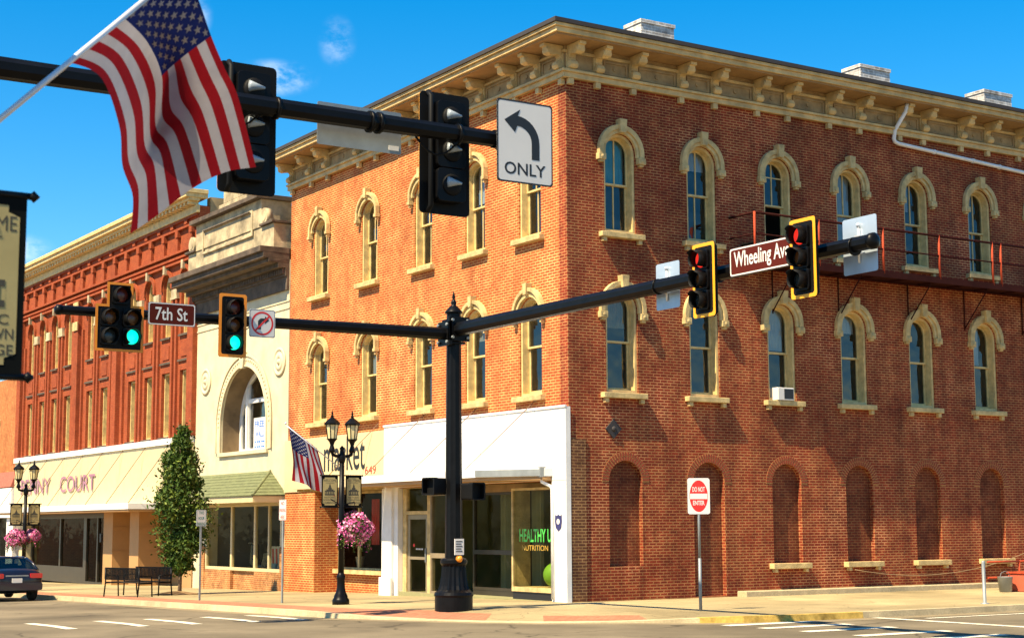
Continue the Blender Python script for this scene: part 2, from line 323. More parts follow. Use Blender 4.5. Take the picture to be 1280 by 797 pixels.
# ------------------------------------------------------------------ ground, road, pavement
def ground_mat(name, col, var, sc1, sc2, rough=.9, slab=None, joint=(.5, .5, .5)):
    m = bpy.data.materials.new(name); t, b = nodes_of(m); b.inputs['Roughness'].default_value = rough; b.inputs['Specular IOR Level'].default_value = .2
    n_ = t.nodes.new; l = t.links.new; c = n_('ShaderNodeTexCoord')
    a = n_('ShaderNodeTexNoise'); a.inputs['Scale'].default_value = sc1; a.inputs['Detail'].default_value = 8; a.inputs['Roughness'].default_value = .65; l(c.outputs['Object'], a.inputs['Vector'])
    a2 = n_('ShaderNodeTexNoise'); a2.inputs['Scale'].default_value = sc2; a2.inputs['Detail'].default_value = 3; l(c.outputs['Object'], a2.inputs['Vector'])
    r1 = n_('ShaderNodeMapRange'); l(a.outputs['Fac'], r1.inputs['Value']); r1.inputs['From Min'].default_value = .32; r1.inputs['From Max'].default_value = .68; r1.inputs['To Min'].default_value = 1 - var; r1.inputs['To Max'].default_value = 1 + var
    r2 = n_('ShaderNodeMapRange'); l(a2.outputs['Fac'], r2.inputs['Value']); r2.inputs['From Min'].default_value = .3; r2.inputs['From Max'].default_value = .7; r2.inputs['To Min'].default_value = .86; r2.inputs['To Max'].default_value = 1.14
    mm = n_('ShaderNodeMath'); mm.operation = 'MULTIPLY'; l(r1.outputs[0], mm.inputs[0]); l(r2.outputs[0], mm.inputs[1])
    s = n_('ShaderNodeVectorMath'); s.operation = 'SCALE'; l(mm.outputs[0], s.inputs['Scale'])
    if slab:
        br = n_('ShaderNodeTexBrick'); l(c.outputs['Object'], br.inputs['Vector']); br.offset = 0; br.inputs['Scale'].default_value = 1; br.inputs['Brick Width'].default_value = slab; br.inputs['Row Height'].default_value = slab
        br.inputs['Mortar Size'].default_value = .012; br.inputs['Color1'].default_value = (*col, 1); br.inputs['Color2'].default_value = (*[q * .86 for q in col], 1); br.inputs['Mortar'].default_value = (*[q * .45 for q in col], 1)
        l(br.outputs['Color'], s.inputs[0])
    else: s.inputs[0].default_value = col
    l(s.outputs[0], b.inputs['Base Color'])
    bp = n_('ShaderNodeBump'); bp.inputs['Strength'].default_value = .3; bp.inputs['Distance'].default_value = .01; l(a2.outputs['Fac'], bp.inputs['Height']); l(bp.outputs[0], b.inputs['Normal'])
    return m
M_ROAD = ground_mat('worn_asphalt', (.160, .131, .085), .28, .35, 60)
def crack(m, scale, width, dark):
    t = m.node_tree; b = t.nodes['Principled BSDF']; n_ = t.nodes.new; l = t.links.new; c = n_('ShaderNodeTexCoord')
    wn = n_('ShaderNodeTexNoise'); wn.inputs['Scale'].default_value = .8; wn.inputs['Detail'].default_value = 5; l(c.outputs['Object'], wn.inputs['Vector'])
    ad = n_('ShaderNodeVectorMath'); ad.operation = 'MULTIPLY_ADD'; l(wn.outputs['Color'], ad.inputs[0]); ad.inputs[1].default_value = (1.6, 1.6, 0); l(c.outputs['Object'], ad.inputs[2])
    v = n_('ShaderNodeTexVoronoi'); v.feature = 'DISTANCE_TO_EDGE'; v.inputs['Scale'].default_value = scale; l(ad.outputs[0], v.inputs['Vector'])
    r_ = n_('ShaderNodeMapRange'); r_.inputs['From Min'].default_value = 0; r_.inputs['From Max'].default_value = width; r_.inputs['To Min'].default_value = dark; r_.inputs['To Max'].default_value = 1; l(v.outputs['Distance'], r_.inputs['Value'])
    w_ = n_('ShaderNodeTexNoise'); w_.inputs['Scale'].default_value = .22; w_.inputs['Detail'].default_value = 4; l(c.outputs['Object'], w_.inputs['Vector'])
    r2 = n_('ShaderNodeMapRange'); r2.inputs['From Min'].default_value = .36; r2.inputs['From Max'].default_value = .64; r2.inputs['To Min'].default_value = .72; r2.inputs['To Max'].default_value = 1.18; l(w_.outputs['Fac'], r2.inputs['Value'])
    m1 = n_('ShaderNodeMath'); m1.operation = 'MULTIPLY'; l(r_.outputs[0], m1.inputs[0]); l(r2.outputs[0], m1.inputs[1])
    s = n_('ShaderNodeVectorMath'); s.operation = 'SCALE'; l(b.inputs['Base Color'].links[0].from_socket, s.inputs[0]); l(m1.outputs[0], s.inputs['Scale']); l(s.outputs[0], b.inputs['Base Color'])
crack(M_ROAD, .22, .012, .45)
M_GUT = ground_mat('gutter_concrete', (.22, .175, .105), .15, .9, 40)
M_WALK = ground_mat('warm_concrete', (.36, .285, .15), .12, .7, 30, slab=1.52)
crack(M_WALK, .5, .01, .6)
M_KERB = ground_mat('kerb_concrete', (.46, .37, .22), .25, 1.2, 30)
M_KERBY = ground_mat('worn_yellow_kerb', (.46, .30, .07), .55, 2.4, 12)
M_INLAY = brick('red_paver', (.38, .15, .08), (.33, .12, .065), (.38, .24, .14), bw=.2, bh=.1, ms=.006, var=.1, stain=(.85, 1))
M_PAINT = ground_mat('road_paint', (.66, .60, .46), .28, 2.5, 25)

g = MB()
xs = [-900, -40, -7, 0, 40, 900]; ys = [-900, -60, 0, 35, 70, 900]
g.add([(x, y, zg(y) - .13) for y in ys for x in xs], [(j * 6 + i, j * 6 + i + 1, j * 6 + i + 7, j * 6 + i + 6) for j in range(5) for i in range(5)])
struct(g.build('road', M_ROAD))
B1 = [(-7.05, 70, 0), (-7.05, 45, 0), (-7.05, 30, 0), (-7.05, 15, 0), (-7.05, 6, 0), (-7.05, 1.2, 0), (-6.95, -.6, -.02), (-6.45, -1.6, -.08), (-5.75, -2.8, -.11), (-5.05, -4.1, -.115), (-4.2, -5.1, -.115), (-3.2, -5.75, -.11), (-2.4, -6.35, -.08), (-1.6, -7.0, -.03), (-.8, -7.45, 0), (.5, -7.70, 0), (2.3, -7.75, 0), (40, -7.75, 0)]
B2 = [(-5.6, 70), (-5.6, 45), (-5.6, 30), (-5.6, 15), (-5.6, 6), (-5.6, 1.6), (-5.5, .5), (-5.0, -.3), (-4.4, -1.3), (-3.8, -2.5), (-3.1, -3.4), (-2.3, -4.1), (-1.6, -4.7), (-1.0, -5.3), (-.4, -5.9), (.6, -6.2), (2.3, -6.25), (40, -6.25)]
B3 = [(4, 70), (4, 45), (4, 30), (4, 15), (4, 6)] + [(1.2, 1.2)] * 11 + [(2.3, 1.2), (40, 1.2)]
n = len(B1); p1 = [(x, y, zg(y) + d) for x, y, d in B1]; p2 = [(x, y, zg(y)) for x, y in B2]; p3 = [(x, y, zg(y)) for x, y in B3]
wk = MB(); wk.add(p1 + p2, [(i, i + 1, n + i + 1, n + i) for i in range(n - 1)])
for i in range(n - 1):
    q = [p2[i], p2[i + 1], p3[i + 1]] + ([p3[i]] if p3[i] != p3[i + 1] else []); wk.add(q, [tuple(range(len(q)))])
struct(wk.build('sidewalk', M_WALK))
def lerp(a, b, t): return tuple(a[k] + (b[k] - a[k]) * t for k in range(len(a)))
def strip(name, m, ks, t0, t1, dz):
    s = MB()
    for k in ks:
        s.add([tuple(Vector(lerp(p1[k], p2[k], t0)) + Vector((0, 0, dz))), tuple(Vector(lerp(p1[k + 1], p2[k + 1], t0)) + Vector((0, 0, dz))), tuple(Vector(lerp(p1[k + 1], p2[k + 1], t1)) + Vector((0, 0, dz))), tuple(Vector(lerp(p1[k], p2[k], t1)) + Vector((0, 0, dz)))], [(0, 1, 2, 3)])
    return struct(s.build(name, m))
strip('pavement_brick_inlay', M_INLAY, range(0, 8), .12, .92, .004)
strip('pavement_ramp_panel', M_INLAY, [8], .12, .75, .005); strip('pavement_ramp_panel', M_INLAY, [10, 11], .12, .62, .005)
def kerb(name, m, ks, dz=.008, out=.02):
    s = MB()
    for k in ks:
        for a, b in ((k, k + 1),):
            A, B = Vector(p1[a]), Vector(p1[b]); Ai, Bi = Vector(lerp(p1[a], p2[a], .11)), Vector(lerp(p1[b], p2[b], .11))
            dA = (A - Ai).normalized() * out; dB = (B - Bi).normalized() * out; z = Vector((0, 0, dz)); dn = Vector((0, 0, -.35))
            s.add([A + dA + z, B + dB + z, Bi + z, Ai + z, A + dA * 2.5 + dn, B + dB * 2.5 + dn, Bi + dn, Ai + dn], [(0, 1, 2, 3), (0, 4, 5, 1), (3, 2, 6, 7), (0, 3, 7, 4), (1, 5, 6, 2)])
    return struct(s.build(name, m))
kerb('kerb', M_KERB, [0, 1, 2, 3, 4, 5, 6, 7]); kerb('kerb', M_KERB, range(8, 13), .004); kerb('kerb', M_KERBY, [13, 14, 15]); kerb('kerb', M_KERB, [16])
gt = MB()
for k in range(0, n - 1):
    def off(i, d):
        v = (Vector(p1[i]) - Vector(p2[i])); v.z = 0; v.normalize(); q = Vector(p1[i]) + v * d; q.z = zg(q.y) - .126; return q
    gt.add([off(k, 0), off(k + 1, 0), off(k + 1, .55), off(k, .55)], [(0, 1, 2, 3)])
struct(gt.build('gutter', M_GUT))
mk = MB()
def mark(x0, x1, y0, y1):
    if y0 < 0 < y1: mark(x0, x1, y0, 0); y0 = 0
    mk.add([(x, y, zg(y) - .122) for x, y in ((x0, y0), (x1, y0), (x1, y1), (x0, y1))], [(0, 1, 2, 3)])
for y in (-7.95, -9.05, -10.25, -11.68, -13.0, -14.3, -15.6): mark(-1.75, .6, y - .22, y + .12)
mark(2.5, 2.75, -11.9, -7.8); mark(2.5, 2.75, -16.5, -12.3); mark(3.3, 14, -8.72, -8.58)
for x in (-12.85, -11.35, -10.2, -8.85, -7.75): mark(x - .11, x + .14, -1.0, 2.0)
struct(mk.build('road_markings', M_PAINT))

# ------------------------------------------------------------------ window maker (frame, panes, sill, hood are the window's own pieces)
def inset_arch(c, hw, z0, zsp, rise, d, n=14):
    if rise <= 0: return rect(c - hw + d, c + hw - d, z0 + d, zsp - d)
    k = (hw - d) / hw
    return [(c - hw + d, z0 + d), (c + hw - d, z0 + d)] + arc(c, hw - d, zsp, max(rise - d, .02), n)
def window(parent, F, c, z0, zsp, rise, hw, deep=.30, muntin=None, sill='block', hood=None, curtain=None, mtrim=None, mstone=None, openlow=False, fan=False, sillhw=.70, front=-.05):
    mtrim = mtrim or M_TRIM; mstone = mstone or M_STONE; ztop = zsp + max(rise, 0)
    out = arch(c, hw, z0, zsp, rise) if rise > 0 else rect(c - hw, c + hw, z0, zsp)
    fr = MB(); t = .075
    fr.ext([(a, z) for a, z in inset_arch(c, hw, z0, zsp, rise, .003)], [inset_arch(c, hw, z0, zsp, rise, t)], front, -deep - .06, F)
    zm = (z0 + ztop) / 2 + .02; ih = hw - t - .004
    nl, nu = -deep + .0, -deep + .055
    fr.ext(rect(c - ih, c + ih, z0 + t + .004, zm), [rect(c - ih + .055, c + ih - .055, z0 + t + .075, zm - .05)], nl - .045, nl, F)
    rs = max(rise - t, .03) if rise > 0 else 0
    if rise > 0:
        up_o = [(c - ih, zm - .045), (c + ih, zm - .045)] + arc(c, ih, zsp, rs); up_i = [(c - ih + .055, zm + .005), (c + ih - .055, zm + .005)] + arc(c, ih - .055, zsp, max(rs - .055, .02))
    else:
        up_o = rect(c - ih, c + ih, zm - .045, zsp - t - .004); up_i = rect(c - ih + .055, c + ih - .055, zm + .005, zsp - t - .06)
    fr.ext(up_o, [up_i], nu - .045, nu, F)
    if muntin in ('both', 'low'): fr.fb(F, c - .018, c + .018, nl - .035, nl - .005, z0 + t + .03, zm - .03)
    if muntin in ('both', 'up'): fr.fb(F, c - .018, c + .018, nu - .035, nu - .005, zm - .02, ztop - t - .02)
    if fan: fr.fb(F, c - ih + .03, c + ih - .03, nu - .034, nu - .006, zsp - .03, zsp + .005)
    f = fr.build('window', mtrim, parent)
    pn = MB(); pn.add([F(a, nu - .022, z) for a, z in up_i], [tuple(range(len(up_i)))])
    if not openlow: pn.add([F(a, nl - .022, z) for a, z in rect(c - ih + .05, c + ih - .05, z0 + t + .06, zm - .04)], [(0, 1, 2, 3)])
    pn.build('pane', M_GLASS, f)
    if sill == 'block':
        s = MB(); s.fb(F, c - sillhw, c + sillhw, -deep + .02, .17, z0 - .15, z0 - .012)
        for q in (-1, 1) if hood != 'segment' else (): s.fb(F, c + q * (sillhw - .13) - .06, c + q * (sillhw - .13) + .06, .002, .12, z0 - .27, z0 - .153)
        s.build('sill', mstone, f, bevel=.012)
    elif sill == 'thin':
        MB().fb(F, c - hw - .06, c + hw + .06, -deep + .02, .09, z0 - .09, z0 - .006).build('sill', mstone, f)
    if hood == 'round':
        h = MB(); zb = zsp - .10
        h.ext(ring(c, .735, .60, zb, zsp, .735, .60), [], .002, .13, F); h.ext(ring(c, .597, .505, zb, zsp, .597, .505), [], .002, .085, F)
        for q in (-1, 1):
            e0, e1 = sorted((c + q * .53, c + q * .765)); h.fb(F, e0, e1, .003, .15, zb - .17, zb - .003); h.fb(F, e0 + .05, e1 - .05, .003, .11, zb - .23, zb - .173)
            h.lathe([(.001, .02), (.045, .012), (.06, 0)], F((e0 + e1) / 2, .151, zb - .09), 10, xf=lambda x, y, z: Vector(F(x, z, y)) )
        h.ext([(c - .085, zsp + .50), (c + .085, zsp + .50), (c + .12, zsp + .87), (c - .12, zsp + .87)], [], .003, .215, F)
        h.build('hood', mstone, f, bevel=.012)
    if hood == 'segment':
        h = MB(); zb = zsp - .22
        h.ext(ring(c, .70, .60, zb, zsp + .02, rise + .22, rise + .12), [], .002, .15, F); h.ext(ring(c, .597, hw - .005, zb + .1, zsp, rise + .115, rise - .004), [], .002, .09, F)
        for q in (-1, 1):
            e0, e1 = sorted((c + q * .58, c + q * .73)); h.fb(F, e0, e1, .003, .17, zb - .10, zb - .003); h.fb(F, e0 + .04, e1 - .04, .003, .13, zb - .19, zb - .123)
        h.ext([(c - .07, zsp + rise + .05), (c + .07, zsp + rise + .05), (c + .085, zsp + rise + .36), (c - .085, zsp + rise + .36)], [], .003, .20, F)
        h.build('hood', mstone, f, bevel=.012)
    if curtain:
        m_, a0, a1, zz0, zz1 = curtain; k = MB(); nn = 14; P = []
        for i in range(nn + 1):
            a = a0 + (a1 - a0) * i / nn; dn = -deep - .14 + (.025 if i % 2 else 0); P += [F(a, dn, zz0), F(a, dn, zz1)]
        k.add(P, [(2 * i, 2 * i + 2, 2 * i + 3, 2 * i + 1) for i in range(nn)]); k.build('curtain', m_, f)
    return f

# ------------------------------------------------------------------ corner building of orange-red brick
bld = tag(empty('brick_building', (8, 8, 0)), 'three-storey corner building of orange-red brick with arched window hoods and a bracketed cream cornice', 'building')
LX, LY, ZT = 24.0, 16.75, 14.30
SW = [1.70 + 2.753 * i for i in range(8)]
FW = [1.73, 4.53, 7.47, 10.92, 14.37]
holes = []
for c in SW:
    for z0, zsp in ((9.45, 11.60), (5.27, 7.45)): holes.append(arch(c, .51, z0, zsp, .51))
for i, c in enumerate(SW): holes.append(arch(c + .06, .53, .02 if i == 1 else .84, 3.0, .53))
wl = MB(); wl.ext(rect(0, LX, -1.2, ZT), holes, 0, -.36, SIDE)
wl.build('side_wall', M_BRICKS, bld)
holes = []
for c in FW:
    for z0, zsp in ((9.45, 11.72), (5.25, 7.52)): holes.append(arch(c, .53, z0, zsp, .33))
wf = MB(); wf.ext(rect(.361, 9.05, 3.0, ZT), [h for h in holes if h[0][0] < 9], 0, -.36, FRONT); wf.ext(rect(9.05, LY, 3.0, ZT), [h for h in holes if h[0][0] > 9], -.02, -.36, FRONT)
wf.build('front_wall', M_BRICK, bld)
# back and north walls, floors, roof: shut the shell so that its rooms are dark
sh = MB(); sh.box(LX - .3, LX, .37, LY, -1.2, ZT); sh.box(.37, LX, LY - .3, LY, 4.9, ZT); sh.box(6, LX, LY - .3, LY, -1.2, 4.9)
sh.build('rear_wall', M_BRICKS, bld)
inn = MB(); inn.box(2.0, LX - 1, 2.0, 2.1, -.5, ZT - .2); inn.box(2.0, 2.1, 2.1, LY - .4, 4.9, ZT - .2); inn.box(.37, LX - .4, .37, LY - .4, 4.82, 4.9); inn.box(.37, LX - .4, .37, LY - .4, 9.0, 9.1)
inn.build('interior_partition', M_IN, bld)
rf = MB(); rf.box(-.49, LX + .1, -.49, LY + .05, 14.50, 14.56); rf.build('roof', M_ROOF, bld)
# cornice: lower moulding, panelled frieze, soffit, fascia, gutter
co = MB(); fz = MB(); sf = MB()
for F, L in ((SIDE, LX), (FRONT, LY)):
    def cb_(n0, n1, z0, z1, bm=co): bm.fb(F, -n1 if F is SIDE else -n0, L, n0, n1, z0, z1)      # the two runs butt at the corner
    cb_(.01, .07, 13.36, 14.22, fz); cb_(.072, .15, 13.36, 13.50); cb_(.072, .21, 13.502, 13.57); cb_(.073, .12, 14.02, 14.10)
    cb_(-.1, .795, 14.222, 14.268, sf); cb_(.60, .86, 14.27, 14.40); cb_(.60, .92, 14.402, 14.49)
co.build('cornice', M_CORN, bld, bevel=.01); fz.build('frieze', M_FRIEZE, bld); sf.build('soffit', M_SOFF, bld)
gu = MB()
for F, L in ((SIDE, LX), (FRONT, LY)): gu.fb(F, -.97 if F is SIDE else -.50, L + .05, .50, .97, 14.492, 14.60)
gu.build('gutter', M_DARKROOF, bld)
SB = [.10, .95, 2.12, 3.74, 4.91, 6.44, 7.58, 9.18, 10.39, 12.03, 13.03, 14.68, 15.87, 17.3, 18.6, 20.1, 21.3]
FB_ = [.10, 1.16, 2.30, 3.95, 5.15, 6.95, 8.1, 10.35, 11.5, 13.75, 15.0, 16.5]
def bracket(F, a):
    m = MB(); P = [(.07, 13.58), (.15, 13.575), (.24, 13.61), (.29, 13.69), (.27, 13.77), (.18, 13.83), (.15, 13.90), (.20, 13.97), (.34, 13.95), (.46, 13.92), (.55, 13.97), (.59, 14.06), (.60, 14.12), (.67, 14.13), (.67, 14.215), (.07, 14.215)]
    w_ = .10
    V = [F(a + q * w_, n_, z) for q in (-1, 1) for n_, z in P]; k = len(P)
    tr = tessellate_polygon([[Vector((x, y, 0)) for x, y in P]])
    m.add(V, [tuple(t) for t in tr] + [tuple(k + i for i in t) for t in tr] + [(i, (i + 1) % k, k + (i + 1) % k, k + i) for i in range(k)])
    for nn, zz, rr in ((.19, 13.69, .085), (.49, 14.03, .085)):        # scroll ends
        m.tube([F(a - w_ - .03, nn, zz), F(a + w_ + .03, nn, zz)], rr, 12)
    m.fb(F, a - .14, a + .14, .074, .13, 13.575, 14.01)
    MB().fb(F, a - .08, a + .08, .008, .13, 13.20, 13.355).build('drop_block', M_CORN, bld, bevel=.006)
    return m.build('bracket', M_CORN, bld, bevel=.006)
for a in SB: bracket(SIDE, a)
for a in FB_: bracket(FRONT, a)
for F, L in ((SIDE, SB), (FRONT, FB_)):
    for a, b in zip(L, L[1:]):
        if b - a > .9:
            pnl = MB(); pnl.ext(rect(a + .2, b - .2, 13.62, 13.97), [rect(a + .25, b - .25, 13.66, 13.93)], .0705, .10, F); pnl.ext(ell((a + b) / 2, 13.795, .07, .06, 12), [], .0705, .095, F)
            pnl.build('frieze_panel', M_FRIEZE, bld)
# upper windows
for i, c in enumerate(SW):
    mun = ['both', 'both', 'up', 'up', 'up', 'both', 'up', 'up'][i]
    M_SHADE = M_CURT; M_SHADE2 = M_DIMB
    cur = {0: (M_TEAL, c - .42, c + .42, 10.8, 12.05), 1: (M_SHADE, c - .42, c + .42, 11.5, 12.08), 5: (M_SHADE, c - .42, c + .05, 9.6, 12.0), 3: (M_CURT, c - .1, c + .4, 9.6, 12.0), 4: (M_CURT, c - .42, c + .1, 11.2, 12.0)}.get(i)
    window(bld, SIDE, c, 9.45, 11.60, .51, .51, muntin=mun, hood='round', openlow=(i == 2), fan=(i == 2), curtain=cur)
    cur = {2: (M_CURT, c - .42, c + .42, 6.7, 7.9), 3: (M_SHADE, c - .42, c + .42, 7.35, 7.92), 0: (M_SHADE2, c - .42, c + .42, 7.0, 7.92), 4: (M_CURT, c - .42, c - .22, 5.4, 7.9), 5: (M_CURT, c - .2, c + .2, 6.7, 7.9)}.get(i)
    window(bld, SIDE, c, 5.27, 7.45, .51, .51, hood='round', curtain=cur)
for i, c in enumerate(FW):
    window(bld, FRONT, c, 9.45, 11.72, .33, .53, deep=.26, muntin='both', hood='segment', curtain={0: (M_CURT, c - .42, c, 9.6, 10.6), 1: (M_CURT, c - .42, c + .42, 10.9, 12.1), 2: (M_DIMB, c - .42, c + .42, 11.2, 12.1), 4: (M_CURT, c - .42, c + .42, 11.4, 12.1)}.get(i))
    window(bld, FRONT, c, 5.25, 7.52, .33, .53, deep=.26, hood='segment', curtain={2: (M_TEAL, c - .42, c + .15, 5.4, 7.8), 1: (M_DIMB, c - .42, c + .42, 7.0, 7.9), 3: (M_DIMB, c - .42, c + .42, 6.6, 7.9), 0: (M_CURT, c - .42, c - .3, 5.4, 7.0)}.get(i))
# bricked-up arches of the ground floor
for i, c0 in enumerate(SW):
    c = c0 + .06; z0 = .02 if i == 1 else .84
    inf = MB(); inf.ext(arch(c, .528, z0 + .002, 3.0, .528), [], -.15, -.30, SIDE)
    bw_ = inf.build('blind_window', M_BRICKIN, bld)
    ar = MB(); ar.ext(ring(c, .76, .531, 2.98, 3.0, .76, .531), [], .002, .004, SIDE, mi=1)
    for r0, r1, cnt in ((.535, .635, 23), (.65, .75, 27)):
        for k in range(cnt):
            t0 = math.pi * (k + .2) / cnt; t1 = math.pi * (k + .8) / cnt
            ar.ext([(c + r0 * math.cos(t0), 3 + r0 * math.sin(t0)), (c + r1 * math.cos(t0), 3 + r1 * math.sin(t0)), (c + r1 * math.cos(t1), 3 + r1 * math.sin(t1)), (c + r0 * math.cos(t1), 3 + r0 * math.sin(t1))], [], .0, .014, SIDE, caps=(0, 1))
    ar.build('brick_arch', [M_VOUSS, M_MORT], bw_)
    if i not in (0, 1):
        s = MB(); s.fb(SIDE, c - .70, c + .70, -.12, .19, z0 - .15, z0 - .004)
        for q in (-1, 1): s.fb(SIDE, c + q * .56 - .05, c + q * .56 + .05, .002, .14, z0 - .25, z0 - .153)
        s.build('sill', M_STONE, bw_, bevel=.012)
cp = MB(); cp.fb(SIDE, .015, .50, .002, .035, -.3, 4.05); cp.build('corner_pier', M_BRICKD, bld)
MB().fb(SIDE, 5.4, 16.2, .002, .38, -.2, .13).build('plinth', M_KERB, bld, bevel=.02)
dm = MB(); dm.ext([(1.38, 4.08), (1.63, 4.33), (1.38, 4.58), (1.13, 4.33)], [], .002, .035, SIDE); dm.lathe([(.07, 0), (.06, .03), (0, .04)], SIDE(1.38, .036, 4.33), 12, xf=lambda x, y, z: (x, -z, y)); dm.build('anchor_plate', M_DARKROOF, bld)
pp = MB(); pp.tube([SIDE(11.92, .55, 14.22), SIDE(11.90, .5, 14.0), SIDE(11.78, .16, 13.5), SIDE(11.74, .13, 13.22), SIDE(11.80, .12, 13.14), SIDE(11.95, .12, 13.10)] + [SIDE(11.95 + 11.5 * k / 8, .12, 13.10 - .5 * k / 8) for k in range(1, 9)], .06, 10)
for k in (1.5, 3.2, 4.4, 6.0): pp.tube([SIDE(11.95 + k - .04, .12, 13.10 - .5 * k / 11.5), SIDE(11.95 + k + .04, .12, 13.10 - .5 * k / 11.5)], .075, 10)
pp.build('downspout', M_PIPE, bld)
for x0, x1 in ((3.25, 4.40), (11.60, 12.85), (17.1, 18.4)):
    ch = MB(); ch.box(x0, x1, 1.0, 1.75, 14.4, 15.68); ch.box(x0 - .03, x1 + .03, .97, 1.78, 15.68, 15.78); k = ch.build('chimney', M_CHIM, bld)
# fire escape on the side wall
fe = MB(); x0, x1, zp = 5.40, 23.0, 8.98
for k in range(15): fe.fb(SIDE, x0, x1, .05 + k * .066, .05 + k * .066 + .059, zp - .03, zp)
fe.fb(SIDE, x0, x1, 1.02, 1.06, zp - .16, zp + .02); fe.fb(SIDE, x0, x0 + .05, .02, 1.02, zp - .14, zp - .031); fe.fb(SIDE, x0, x1, .012, .05, zp - .10, zp + .0)
for x in [x0 + .05 + 1.2 * k for k in range(15)]: fe.fb(SIDE, x, x + .05, .05, 1.02, zp - .10, zp - .032)
fep = fe.build('fire_escape', M_FIRED, bld)
for x in (5.42, 7.75, 10.22, 12.50, 14.78, 15.15, 17.5, 19.8, 22.2):
    MB().tube([SIDE(x, 1.03, zp - .05), SIDE(x, 1.03, zp + 1.26)], .034, 8).build('post', M_FIRE, fep)
rl = MB()
for z in (1.24, .66): rl.tube([SIDE(x0 + .02, .0, zp + z), SIDE(x0 + .02, .95, zp + z), SIDE(x0 + .1, 1.03, zp + z), SIDE(x1, 1.03, zp + z)], .034 if z > 1 else .022, 8)
rl.build('rail', M_FIRED, fep)
for x in (6.9, 9.4, 12.2, 14.6, 17.2, 19.8):
    MB().tube([SIDE(x, .02, zp - 1.25), SIDE(x, .98, zp - .14)], .018, 8).tube([SIDE(x, .02, zp - 1.3), SIDE(x, .03, zp - .1)], .018, 8).build('brace', M_FIRED, fep)

# --- ground floor shopfronts on the sunny street
fa = MB(); fa.fb(FRONT, -.03, 9.62, .006, .13, 3.02, 4.84); fa.fb(FRONT, -.05, 9.64, .10, .16, 4.84, 4.90)
fao_ = fa.build('white_fascia', M_WHITE, bld)
fa = MB()
for y in (1.35, 2.7, 4.05, 5.4, 6.75, 8.1): fa.fb(FRONT, y - .007, y + .007, .131, .134, 3.36, 4.838)
fa.build('panel_seam', M_SEAM, fao_)
pl = MB(); pl.fb(FRONT, -.03, .62, .005, .12, -.4, 3.018); pl.fb(FRONT, -.045, -.03, -.02, .125, -.4, 4.86); pl.fb(FRONT, .62, .72, -.10, .06, -.4, 3.02); pl.build('pilaster', M_WHITE, bld); pl = MB()
pl.fb(FRONT, 9.10, 9.72, .005, .14, -.4, 3.02); pl.fb(FRONT, 9.05, 9.78, .145, .20, -.4, .38); pl.fb(FRONT, 8.86, 9.10, -.2, .06, -.4, 3.02)
pl.build('pilaster', M_WHITE, bld, bevel=.008)
cn = MB(); cn.ext([(0.55, .13), (.62, .45), (2.3, 1.35), (9.45, 1.30), (9.45, .13)], [], 3.12, 3.33, lambda a, n_, z: (-z, a, n_)); can = cn.build('canopy', M_WHITE, bld, bevel=.01)
ce = MB(); ce.add([(-z - .004, a, q) for q in (3.13, 3.30) for a, z in ((.62, .47), (2.3, 1.37))], [(0, 1, 3, 2)]); ce.box(-.47, -.30, .60, .74, 3.10, 3.36); ce.build('canopy_gutter', M_GALV, can)
so = MB(); so.ext([(.6, -1.8), (.6, .40), (2.28, 1.28), (9.4, 1.24), (9.4, -1.8)], [], 3.03, 3.112, lambda a, n_, z: (-z, a, n_)); so.build('soffit', M_TAN, can)
for a0, a1 in ((1.5, 3.6), (4.4, 6.6), (7.3, 9.3)):
    r_ = MB(); r_.tube([FRONT(a0, .0, 5.12), FRONT(a1 * .55 + a0 * .45 - .3, .72, 4.1), FRONT(a1 - .6, 1.25, 3.34)], .012, 6); r_.tube([FRONT(a0, 0, 5.12), FRONT(a0, .06, 5.13)], .05, 8); r_.build('tie_rod', M_RODS, can)
pi = MB(); pi.tube([FRONT(.72, .40, 3.15), FRONT(.70, .36, 2.98), FRONT(.64, .16, 2.88), FRONT(.55, .15, 2.80), FRONT(.55, .15, .05)], .045, 8); pi.build('downspout', M_PIPE, bld)
sb_ = MB(); sb_.ext([(.31 + a, 1.98 + z) for a, z in ((0, -.24), (.12, -.15), (.15, 0), (.14, .17), (.07, .14), (0, .18), (-.07, .14), (-.14, .17), (-.15, 0), (-.12, -.15))], [], .122, .135, FRONT); sb_.ext(ell(.31, 1.98, .07, .07, 14), [], .1355, .14, FRONT, mi=1); sb_.build('shield_badge', [mat('navy_badge', (.03, .03, .12), .5), M_SIGNW], bld)
# door of the white shop
M_BRZ2 = mat('weathered_bronze_frame', (.22, .17, .10), .6, var=.2)
d = MB(); d.ext(rect(7.16, 8.84, -.2, 3.02), [rect(7.38, 8.62, -.19, 2.22), rect(7.38, 8.62, 2.32, 2.98)], -.22, -.10, FRONT); dr_f = d.build('door_frame', M_STONE, bld)
dr = MB(); dr.ext(rect(7.39, 8.61, -.18, 2.21), [rect(7.53, 8.47, .0, .92), rect(7.53, 8.47, 1.0, 2.08)], -.20, -.14, FRONT); dro = dr.build('door', mat('bronze_aluminium', (.30, .24, .15), .4, .4), bld)
MB().add([FRONT(a, -.17, z) for a, z in rect(7.5, 8.5, -.1, 2.15)], [(0, 1, 2, 3)]).build('pane', M_SHOPGL, dro); MB().add([FRONT(a, -.16, z) for a, z in rect(7.4, 8.6, 2.33, 2.97)], [(0, 1, 2, 3)]).build('pane', M_SHOPGL, dr_f)
MB().fb(FRONT, 7.44, 7.48, -.14, -.08, .85, 1.25).build('handle', M_GALV, dro)
RV = lambda c: (lambda a, n_, z: FRONT(2 * c - a, n_, z))             # letters read from the street: right is -Y
l_ = MB(); l_.ext(ell(8.22, 1.33, .06, .05, 10), [], -.1365, -.135, FRONT)
